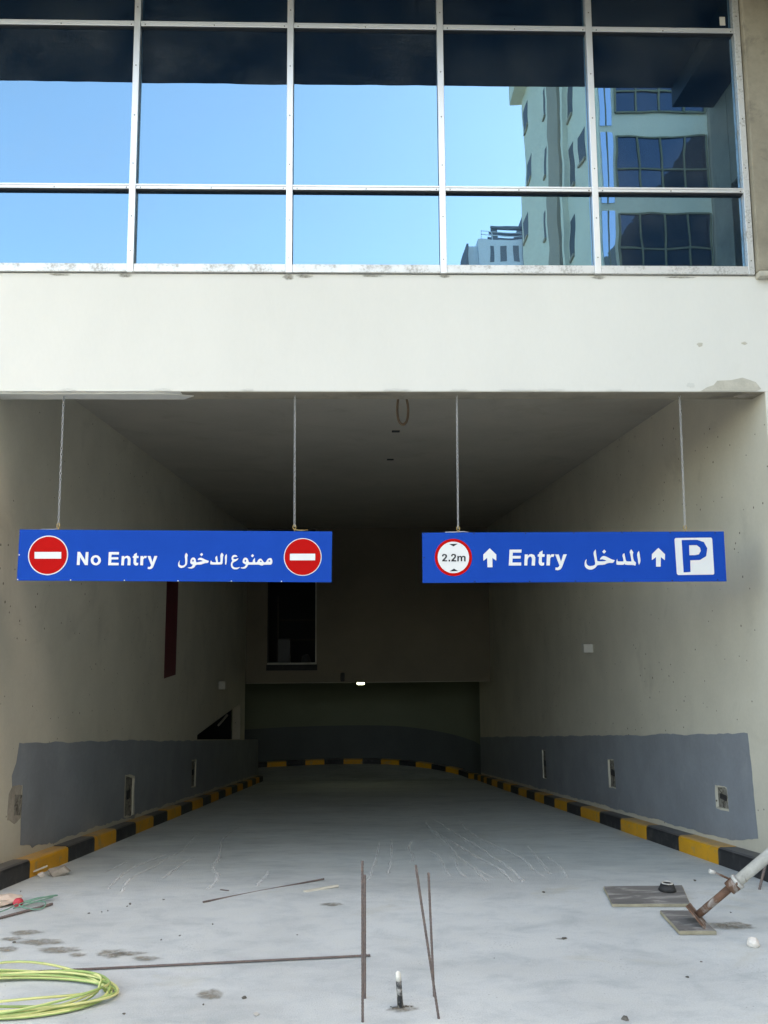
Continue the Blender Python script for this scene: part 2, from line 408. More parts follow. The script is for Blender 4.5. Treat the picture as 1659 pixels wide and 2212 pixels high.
def ragged(pts, amp, step, seed, fine=.5):
    """subdivide a polyline and push it about sideways (last point left out)"""
    r = random.Random(seed); out = []
    for a, b_ in zip(pts[:-1], pts[1:]):
        L_ = math.dist(a, b_); n = max(1, int(L_/step)); dx, dy = (b_[0]-a[0])/L_, (b_[1]-a[1])/L_
        w = 0
        for k in range(n):
            w = w*.6+r.uniform(-1, 1)*amp
            j = r.uniform(-.35, .35)*L_/n if k else 0
            t = k/n
            out.append((a[0]+(b_[0]-a[0])*t+dx*j-dy*(w if k else 0), a[1]+(b_[1]-a[1])*t+dy*j+dx*(w if k else 0)))
    return out
def rock_bm(r, sx, sy, sz, n=16, flat=True):
    bm = bmesh.new()
    for i in range(n):
        v = Vector((r.gauss(0, 1), r.gauss(0, 1), r.gauss(0, 1))).normalized()*r.uniform(.8, 1.0)
        bm.verts.new((v.x*sx, v.y*sy, max(v.z, -.6 if flat else -1)*sz))
    h = bmesh.ops.convex_hull(bm, input=bm.verts)
    bmesh.ops.delete(bm, geom=[g for g in h['geom_interior'] if isinstance(g, bmesh.types.BMVert)], context='VERTS')
    return bm

# ------------------------------------------------------------------ layout numbers (metres; facade plane y = 0, apron z = 0)
XL, XR = -2.78, 3.12           # ramp walls
ZB, ZC = 3.63, 4.03            # underside of fascia beam, ramp ceiling
YE = 14.2                      # end wall over the ramp foot
SL = .148                      # ramp gradient
ZF = -2.5                      # lower floor
def zr(y):                     # ramp height
    if y < -.25: return 0.0
    if y < .25: return -SL*(y+.25)**2
    return max(-SL*y, ZF)
def zd(y): return 1.06-.1465*y # top of grey dado
YB = -ZF/SL                    # foot of ramp

# ------------------------------------------------------------------ the setting: ground sheets
bm = bmesh.new()
s = 900
vsq = [bm.verts.new(p) for p in ((-s, -s, -.12), (s, -s, -.12), (s, -11.5, -.12), (-s, -11.5, -.12))]
bm.faces.new(vsq)
tag(from_bm('street', bm, M['street']), kind='structure')
bm = bmesh.new()
plate(bm, [(-24, -11.5), (24, -11.5), (24, 0), (XR+.02, 0), (XR+.02, -.25), (XL-.02, -.25), (XL-.02, 0), (-24, 0)], [], lambda u, v, w: (u, v, -w), .13)
tag(from_bm('apron', bm, M['apron']), kind='structure')
bm = bmesh.new()
ys = [-.25+.05*i for i in range(11)]+[.5+.5*i for i in range(33)]+[YB]
rows = [[bm.verts.new((x, y, zr(y))) for x in (XL-.02, -.9, .9, XR+.02)] for y in ys]
for a, b_ in zip(rows[:-1], rows[1:]):
    for k in range(3): bm.faces.new((a[k], a[k+1], b_[k+1], b_[k]))
ramp_floor = tag(from_bm('ramp_floor', bm, M['ramp'], smooth=True), kind='structure')
bm = bmesh.new()
vsq = [bm.verts.new(p) for p in ((-9, YB-9, ZF), (XL-.3, YB-9, ZF), (XL-.3, YB, ZF), (4, YB, ZF), (4, 21, ZF), (-9, 21, ZF))]
bm.faces.new(vsq)
tag(from_bm('lower_floor', bm, M['ramp']), kind='structure')

# ------------------------------------------------------------------ the building
bld = empty('building', (0, 0, 0))
tag(bld, 'white rendered building with blue mirror glazing above its parking ramp', 'building')
# fascia beam over the ramp mouth
bm = bmesh.new()
add_box(bm, -14, 6, 0, .22, ZB, 4.56, .006)
fascia = from_bm('beam', bm, M['fascia'], bld)
def on_face(u, v, w): return (u, -.004+w, v)
r = random.Random(3)
def blob(cx, cz, rx, rz, seed, n=22, amp=.35):
    q = random.Random(seed)
    return [(cx+rx*math.cos(2*math.pi*k/n)*(1+q.uniform(-amp, amp)), cz+rz*math.sin(2*math.pi*k/n)*(1+q.uniform(-amp, amp))) for k in range(n)]
plate_obj('mortar_patch', [(2.62, ZB+.004), (2.67, ZB+.035), (2.72, ZB+.05), (2.75, ZB+.085), (2.86, ZB+.09), (2.95, ZB+.11), (3.05, ZB+.075), (3.09, ZB+.02), (3.05, ZB+.004)], [], on_face, .003, M['patch'], fascia)
plate_obj('mortar_patch', blob(2.545, ZB+.05, .03, .018, 4), [], on_face, .003, M['skim'], fascia)
plate_obj('mortar_patch', blob(2.63, ZB+.375, .02, .015, 5), [], on_face, .003, M['patch'], fascia)
plate_obj('mortar_patch', blob(2.98, ZB+.385, .02, .01, 6), [], on_face, .003, M['patch'], fascia)
for k, (cx, w_) in enumerate(((-2.2, .05), (-1.5, .08), (-.85, .05), (.27, .09), (.75, .06), (1.2, .12), (1.45, .1), (1.95, .05))):
    plate_obj('mortar_patch', blob(cx, ZB+.012, w_, .009, 30+k, 18, .3), [], on_face, .002, M['skim'], fascia)
plate_obj('beam_underside', [(-1.36, .004), (XR-.002, .004), (XR-.002, .216), (-1.36, .216)], [], lambda u, v, w: (u, v, ZB-.005+w), .004, M['column'], bld)
# skim coat under the left of the beam
plate_obj('skim_coat', ragged([(-14, .03), (-1.5, .03), (-1.28, .10), (-1.38, .20), (-14, .20), (-14, .03)], .006, .08, 8), [], lambda u, v, w: (u, v, ZB-.012+w), .014, M['skim'], bld)
plate_obj('stain', blob(3.0, .10, .07, .06, 9), [], lambda u, v, w: (u, v, ZB-.008+w), .003, M['rubble'], bld)
# facade walls either side of the mouth
box('facade_wall', -14, XL-.003, 0, .35, -.2, ZB-.002, M['fascia'], bld)
box('facade_wall', XR+.003, 9.6, 0, .35, -.2, ZB-.002, M['fascia'], bld)
box('side_mass', 15.5, 40, -23, 14, -.2, 24, M['column'], bld)  # unseen mass, added to keep direct sun off the facade and apron
# raw concrete column at the right of the glazing
box('facade_wall', -14, -4.305, 0, .35, 4.565, 7.098, M['fascia'], bld)
col = box('column', 3.095, 6.0, -.07, .3, 4.575, 7.1, M['column'], bld, .012)
box('lip', 3.10, 6.0, -.075, .3, 4.53, 4.575, M['patch'], col, .008)
# overhang, its pier and tie beam
box('overhang', -14, 6, -1.4, .4, 7.1, 9.0, M['soffit'], bld)
box('drop_beam', 3.09, 3.5, -1.4, -.08, 6.9, 7.1, M['soffit'], bld)
box('pier', 3.5, 3.95, -1.5, -1.12, 0, 7.1, M['column'], bld, .01)
box('tie_beam', 3.5, 3.95, -1.12, -.08, 5.95, 7.1, M['column'], bld, .01)
box('pier', -9.6, -9.15, -1.5, -1.12, 0, 7.1, M['column'], bld, .01)
box('upper_wall', -14, 6, -1.35, 14, 9.0, 26, M['fascia'], bld)
box('core', -14, 6, .40, 20, 4.2, 9.0, M['soffit'], bld)
# ---- ramp walls
def side(X, sgn):  # (y, z) -> point on the wall face, depth outwards
    return lambda u, v, w: (X+sgn*w, u, v)
rw = {}
niR = [[(1.07, .27), (1.32, .24), (1.316, .415), (1.09, .44)], [(4.30, -.20), (4.59, -.245), (4.60, .085), (4.36, .12)], [(8.25, -.84), (8.54, -.885), (8.56, -.43), (8.29, -.39)]]
niL = [[(4.02, -.39), (4.38, -.47), (4.39, -.03), (4.02, .06)], [(7.93, -.84), (8.28, -.90), (8.30, -.49), (7.93, -.43)]]
cutL = [[(8.35, -.155), (8.35, -.08), (13.45, -.09), (13.45, zd(13.45)+.01)]]
outR = [(.003, -.3), (16.3, -2.8), (16.3, .3), (YE, .3), (YE, ZC+.1), (.003, ZC+.1)]
outL = [(.003, -.3), (16.9, -2.8), (16.9, zd(16.9)), (YE, zd(YE)), (YE, ZC+.1), (.003, ZC+.1)]
jit = lambda l, sd_, a=.012: ragged(list(l)+[l[0]], a, .05, sd_)
hR = [jit(h, 40+i, .008) for i, h in enumerate(niR)]
hL = [jit(h, 50+i, .008) for i, h in enumerate(niL)]
wallR = plate_obj('ramp_wall', outR, hR, side(XR, 1), .18, M['wall'], bld)
wallR['label'] = 'right ramp wall'
wallL = plate_obj('ramp_wall', outL, hL+cutL, side(XL, -1), .18, M['wall'], bld)
wallL['label'] = 'left ramp wall with a wedge-shaped opening above the dado'
for X, sg, hs, wl_ in ((XR, 1, niR, wallR), (XL, -1, niL, wallL)):
    for h in hs:
        y0, y1 = min(p[0] for p in h)-.02, max(p[0] for p in h)+.02
        z0, z1 = min(p[1] for p in h)-.02, max(p[1] for p in h)+.02
        xs = sorted((X+sg*.022, X+sg*.08))
        box('recess_back', xs[0], xs[1], y0, y1, z0, z1, M['hollow'], wl_)
        # conduit box left in the recess
        xs = sorted((X+sg*.006, X+sg*.0215))
        box('conduit_box', xs[0], xs[1], (y0+y1)/2-.05, (y0+y1)/2+.06, z0+(z1-z0)*.45, z0+(z1-z0)*.62, M['tar'], wl_)
# ---- grey dado paint, a skin 3 mm proud of the plaster, with hand-brushed ragged edges
def kerb_top(y): return zr(y)+.14
grow = lambda h, d: [(p[0]+(d if p[0] > sum(q[0] for q in h)/len(h) else -d), p[1]+(d if p[1] > sum(q[1] for q in h)/len(h) else -d)) for p in h]
bot = [(y, kerb_top(y)+.045) for y in [.62+.4*i for i in range(40)]]
oR = ragged([(.55, .17)]+bot[1:]+[(16.3, kerb_top(16.3)+.04)], .010, .06, 61)+[(16.3, zd(16.3))] \
    + ragged([(16.3, zd(16.3)), (9, zd(9)), (4, zd(4)), (.62, zd(.62))], .008, .09, 62)[1:] + ragged([(.63, zd(.62)), (.59, .67), (.57, .37), (.535, .20)], .006, .06, 63)
plate_obj('dado_paint', oR, [jit(grow(h, .012), 70+i, .006) for i, h in enumerate(niR)], side(XR-.003, 1), .002, M['dado'], wallR)
oL = ragged([(.94, .10)]+[(y, kerb_top(y)+.045) for y in [1.2+.4*i for i in range(39)]]+[(16.88, kerb_top(16.88)+.04)], .012, .06, 64)+[(16.88, zd(16.88)-.004)] \
    + ragged([(16.88, zd(16.88)-.004), (13.5, zd(13.5)-.006), (8.4, zd(8.4)-.008)], .001, .5, 65)[1:] + ragged([(8.3, zd(8.3)-.01), (4, zd(4)), (.83, zd(.83)-.01)], .008, .09, 66) + ragged([(.83, zd(.83)-.01), (.79, .78), (.71, .69), (.73, .60), (.94, .575), (.93, .3), (.94, .12)], .004, .05, 67)
gl = [(3.96, -.41), (4.44, -.52), (4.42, -.01), (3.98, .09)]
plate_obj('dado_paint', oL, [jit(gl, 75, .008), jit(grow(niL[1], .02), 76, .006)], side(XL+.003, -1), .002, M['dado'], wallL)
# rough open socket at the left mouth
q = plate_obj('mortar_patch', ragged([(.66, .36), (.67, .56), (.74, .605), (.92, .57), (.93, .32), (.80, .30), (.66, .36)], .008, .04, 77), [], side(XL+.004, -1), .003, M['rubble'], wallL)
plate_obj('socket', [(.78, .37), (.92, .34), (.92, .50), (.78, .53)], [], side(XL+.007, -1), .002, M['hollow'], wallL)
# maroon painted strip on the left wall
plate_obj('painted_strip', [(5.82, 1.055), (6.56, 1.055), (6.62, 2.75), (5.86, 2.75)], [], side(XL+.004, -1), .003, M['maroon'], wallL)
# parapet end beyond the end wall, wall thickness on the mouth side
box('parapet', XL-.18, XL-.002, YE+.002, 16.9, -2.7, zd(16.9)+.001, M['dado'], bld)
# ---- ceiling, end wall and what lies under it
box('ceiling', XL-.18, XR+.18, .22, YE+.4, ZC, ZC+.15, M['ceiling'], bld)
wx0, wx1, wz0, wz1 = -2.26, -1.08, .73, 3.98
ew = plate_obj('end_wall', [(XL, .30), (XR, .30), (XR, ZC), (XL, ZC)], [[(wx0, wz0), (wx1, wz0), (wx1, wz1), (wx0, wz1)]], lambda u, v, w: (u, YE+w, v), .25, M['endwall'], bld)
fr = box('window_frame', wx0+.001, wx1-.001, YE-.02, YE+.06, wz0, wz0+.04, M['dull'], ew)
box('window_frame', wx1-.03, wx1-.001, YE-.02, YE+.06, wz0+.041, wz1, M['dull'], ew)
box('window_frame', wx0+.001, wx0+.03, YE-.02, YE+.06, wz0+.041, wz1, M['tar'], ew)
box('sill', wx0-.02, wx1+.02, YE-.03, YE, wz0-.14, wz0-.002, M['tar'], ew)
# store room seen through that window
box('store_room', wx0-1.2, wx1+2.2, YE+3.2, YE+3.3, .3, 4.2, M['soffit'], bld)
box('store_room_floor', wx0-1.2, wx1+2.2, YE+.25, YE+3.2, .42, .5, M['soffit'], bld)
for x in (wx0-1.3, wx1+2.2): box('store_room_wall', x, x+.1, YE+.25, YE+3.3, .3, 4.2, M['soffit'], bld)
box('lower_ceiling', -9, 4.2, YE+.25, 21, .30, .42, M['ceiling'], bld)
box('lower_ceiling', XL-.0, XR, YE+.002, YE+.25, .285, .299, M['ceiling'], bld)
# curved wall round the foot of the ramp
KP = [(2.96, 14), (2.96, 16.2), (2.78, 17.2), (2.25, 18.05), (1.5, 18.75), (.6, 19.18), (-.5, 19.28), (-1.6, 19.17), (-3, 18.85), (-5.0, 18.2), (-8.9, 16.9)]
path = catmull([(x, y, 0) for x, y in KP], 12)
def offset_path(P, d):
    out = []
    for i, p in enumerate(P):
        t = (P[min(i+1, len(P)-1)]-P[max(i-1, 0)]).normalized()
        out.append(p+Vector((t.y, -t.x, 0))*d)
    return out
wp = [p for p in offset_path(path, .16)]
i0 = next(i for i, p in enumerate(path) if p.y > 16.15)
def ribbon(name, P, z0f, z1f, mat, parent, shift=0.0):
    bm = bmesh.new(); prev = None
    for p in offset_path(P, shift) if shift else P:
        a = bm.verts.new((p.x, p.y, z0f(p))); c = bm.verts.new((p.x, p.y, z1f(p)))
        if prev: bm.faces.new((prev[0], a, c, prev[1]))
        prev = (a, c)
    return from_bm(name, bm, mat, parent, smooth=True)
lw = ribbon('curved_wall', wp[i0:], lambda p: ZF-.1, lambda p: .32, M['lower'], bld)
ribbon('dado_paint', wp[i0:], lambda p: ZF, lambda p: -1.40-.12*min(1, max(0, (19.2-p.y)/2.0)), M['lower_dado'], lw, -.004)
box('outer_wall', -9.2, -9, 4, 21, -2.7, .5, M['soffit'], bld)  # near-black colour stands in for the shade behind the wedge opening
box('outer_wall', -9, XL-.2, 7.2, 7.4, -2.7, .5, M['wall'], bld)
box('added_light_stop', -9, XL-.25, 13.6, 13.75, -2.7, .28, M['soffit'], bld)  # added to keep lamp light from the wedge opening; near-black for shade
box('lower_ceiling', -9, XL-.18, 7.2, YE+.25, -.05, .1, M['soffit'], bld)
tube_obj('handrail', [(-2.95, 11.5, -.33), (-2.95, 12.6, -.26)], .022, M['alu'], bld)

# ---- curtain wall
MX = [-4.17, -2.965, -1.762, -.548, .648, 1.853, 3.061]
TZ = [4.605, 5.256, 6.625, 7.1]
cw = box('curtain_wall', -4.3, 3.06, .055, .30, 4.565, 7.098, M['gasket'], bld)
mw = .050
for i, x in enumerate(MX):
    o = box('mullion', x-mw/2, x+mw/2, -.028, .05, 4.562, 7.097, M['alu_dirty'] if i == 6 else M['alu'], cw, .003)
for j, z in enumerate(TZ[:3]):
    for i in range(6):
        x0, x1 = MX[i]+mw/2+.001, MX[i+1]-mw/2-.001
        if j == 0:
            box('sill_rail', x0, x1, -.024, .05, 4.565, 4.63, M['alu_dirty'], cw, .003)
        else:
            box('transom', x0, x1, -.020, .05, z-.018, z+.018, M['alu'], cw, .003)
            box('transom_lip', x0, x1, -.026, -.0205, z+.006, z+.018, M['alu'], cw)
            box('gasket', x0, x1, -.012, .05, z-.027, z-.0185, M['gasket'], cw)
q = random.Random(12)
for i in range(6):
    for j in range(3):
        x0, x1 = MX[i]+mw/2+.003, MX[i+1]-mw/2-.003
        z0, z1 = (TZ[j]+(.026 if j == 0 else .019)), TZ[j+1]-.028 if j < 2 else TZ[j+1]-.019
        c = Vector(((x0+x1)/2, .022, (z0+z1)/2)); hx, hz = (x1-x0)/2, (z1-z0)/2
        bm = bmesh.new()
        add_box(bm, -hx, hx, -.004, .004, -hz, hz)
        p = from_bm('pane', bm, M['glass'], cw, loc=c-off(cw))
        p.rotation_euler = (q.uniform(-.0012, .0012), 0, q.uniform(-.0014, .0014))
bm = bmesh.new(); o_ = off(cw)
def screw(x, y, z):
    add_box(bm, x-.004-o_.x, x+.004-o_.x, y-.003-o_.y, y-o_.y, z-.004-o_.z, z+.004-o_.z)
for x in MX:
    for z in (4.7, 5.0, 5.45, 5.85, 6.25, 6.75): screw(x, -.0285, z+q.uniform(-.03, .03))
for z in TZ[1:3]:
    for i in range(6):
        for t in (.05, .5, .96): screw(MX[i]+(MX[i+1]-MX[i])*t, -.0205, z-.008)
sc_ = from_bm('screw_heads', bm, M['pebble'], cw); sc_['kind'] = 'stuff'
box('sticker', 2.945, 2.99, .0155, .0172, 6.70, 6.775, M['plastic'], cw)

# ------------------------------------------------------------------ kerbs: painted blocks
def kerb_block(bm, P, d, h, zf):
    """extrude a rounded kerb section along path points P; d = offset to the wall side"""
    sec = [(0, -.02), (0, h-.028), (.006, h-.010), (.024, h), (d, h+.002), (d, -.02)]
    rings = []
    for i, p in enumerate(P):
        t = (P[min(i+1, len(P)-1)]-P[max(i-1, 0)]); t.z = 0; t.normalize()
        n_ = Vector((t.y, -t.x, 0))
        rings.append([bm.verts.new((p.x+n_.x*a, p.y+n_.y*a, zf(p.y)+b_)) for a, b_ in sec])
    for a, b_ in zip(rings[:-1], rings[1:]):
        for k in range(len(sec)):
            bm.faces.new((a[k], a[(k+1) % len(sec)], b_[(k+1) % len(sec)], b_[k]))
    bm.faces.new(rings[0][::-1]); bm.faces.new(rings[-1])
def along(P, s0, s1, n=5):
    L_ = [0]
    for a, b_ in zip(P[:-1], P[1:]): L_.append(L_[-1]+(b_-a).length)
    out = []
    for k in range(n+1):
        s_ = s0+(s1-s0)*k/n
        i = max(0, min(len(P)-2, next((j for j in range(len(L_)-1) if L_[j+1] >= s_), len(P)-2)))
        t = (s_-L_[i])/max(1e-6, L_[i+1]-L_[i]); out.append(P[i].lerp(P[i+1], t))
    return out
kR = empty('kerb', (2.96, 0, 0))
tag(kR, 'black and yellow kerb along the right ramp wall, curving round the far end', 'kerb')
full = [Vector((2.96, -.06+.25*i, 0)) for i in range(57)]+[p for p in path if p.y > 14.2 or p.x < 2.9]
joints = [0.0, 1.017, 1.906, 2.815, 3.682, 4.579, 5.50, 6.26, 7.06, 7.81, 8.56, 9.30, 10.1, 10.95, 11.8, 12.6, 13.45, 14.2]
s_ = 14.75
while s_ < 28: joints.append(s_); s_ += .56
kq = random.Random(5)
for i, (a, b_) in enumerate(zip(joints[:-1], joints[1:])):
    bm = bmesh.new()
    dx = kq.uniform(-.004, .004)
    P = [p-Vector(kR.location)+Vector((dx, 0, 0)) for p in along(full, a+.0015, b_-.0015)]
    kerb_block(bm, P, .155, .14+kq.uniform(-.004, .004), lambda y: zr(y))
    from_bm('kerb_block', bm, M['kerb_yellow'] if i % 2 else M['kerb_black'], kR)
kL = empty('kerb', (-2.64, 0, 0))
tag(kL, 'black and yellow kerb at the foot of the left ramp wall', 'kerb')
fullL = [Vector((-2.64, 16.9-.25*i, 0)) for i in range(69)]
jl = [-.08, .812, 1.70, 2.45, 3.2, 4.0, 4.85, 5.65, 6.5, 7.35, 8.2, 9.0, 9.8, 10.6, 11.4, 12.2, 13.0, 13.8, 14.6, 15.4, 16.1, 16.9]
for i, (a, b_) in enumerate(zip(jl[:-1], jl[1:])):
    bm = bmesh.new(); dx = kq.uniform(-.004, .004)
    P = [Vector((dx, y, 0)) for y in [b_-.0015-(b_-a-.003)*k/4 for k in range(5)]]
    kerb_block(bm, P, .136, .14+kq.uniform(-.004, .004), lambda y: zr(y))
    from_bm('kerb_block', bm, M['kerb_yellow'] if i % 2 else M['kerb_black'], kL)

# ------------------------------------------------------------------ signs
D = {}
D['no_entry_text'] = [([(-2.121,2.425),(-2.102,2.425),(-2.062,2.361),(-2.06,2.423),(-2.04,2.423),(-2.041,2.325),(-2.063,2.325),(-2.1,2.385),(-2.102,2.326),(-2.123,2.326)],[]),([(-1.946,2.361),(-1.946,2.353),(-1.948,2.346),(-1.951,2.34),(-1.956,2.334),(-1.961,2.33),(-1.968,2.326),(-1.975,2.324),(-1.982,2.323),(-1.989,2.324),(-1.997,2.326),(-2.003,2.33),(-2.009,2.334),(-2.014,2.34),(-2.018,2.347),(-2.02,2.354),(-2.021,2.361),(-2.021,2.369),(-2.019,2.376),(-2.016,2.382),(-2.011,2.388),(-2.005,2.393),(-1.999,2.396),(-1.992,2.398),(-1.985,2.399),(-1.977,2.398),(-1.97,2.396),(-1.963,2.392),(-1.958,2.388),(-1.953,2.382),(-1.949,2.375),(-1.947,2.368)],[[(-1.966,2.361),(-1.966,2.355),(-1.968,2.35),(-1.971,2.346),(-1.974,2.343),(-1.978,2.34),(-1.983,2.34),(-1.987,2.34),(-1.991,2.343),(-1.995,2.346),(-1.998,2.35),(-2.0,2.356),(-2.001,2.361),(-2.0,2.367),(-1.999,2.372),(-1.996,2.376),(-1.993,2.38),(-1.989,2.382),(-1.984,2.382),(-1.98,2.382),(-1.975,2.379),(-1.972,2.376),(-1.969,2.372),(-1.967,2.366)]]),([(-1.889,2.422),(-1.813,2.422),(-1.814,2.403),(-1.868,2.403),(-1.869,2.383),(-1.817,2.382),(-1.817,2.366),(-1.868,2.366),(-1.869,2.342),(-1.813,2.341),(-1.813,2.322),(-1.89,2.323)],[]),([(-1.792,2.392),(-1.773,2.392),(-1.773,2.381),(-1.763,2.39),(-1.749,2.394),(-1.733,2.387),(-1.725,2.371),(-1.726,2.322),(-1.747,2.322),(-1.746,2.365),(-1.751,2.376),(-1.759,2.378),(-1.77,2.371),(-1.773,2.357),(-1.774,2.322),(-1.793,2.322)],[]),([(-1.68,2.416),(-1.68,2.392),(-1.667,2.392),(-1.667,2.376),(-1.682,2.376),(-1.683,2.346),(-1.679,2.339),(-1.668,2.341),(-1.668,2.324),(-1.684,2.319),(-1.698,2.325),(-1.703,2.34),(-1.702,2.376),(-1.71,2.378),(-1.709,2.391),(-1.702,2.392),(-1.7,2.404)],[]),([(-1.652,2.391),(-1.633,2.391),(-1.633,2.381),(-1.623,2.392),(-1.605,2.391),(-1.61,2.374),(-1.622,2.376),(-1.631,2.366),(-1.632,2.321),(-1.653,2.322)],[]),([(-1.6,2.391),(-1.578,2.391),(-1.562,2.345),(-1.549,2.391),(-1.527,2.39),(-1.555,2.31),(-1.565,2.296),(-1.579,2.292),(-1.596,2.294),(-1.595,2.31),(-1.584,2.308),(-1.575,2.315),(-1.572,2.322)],[])]
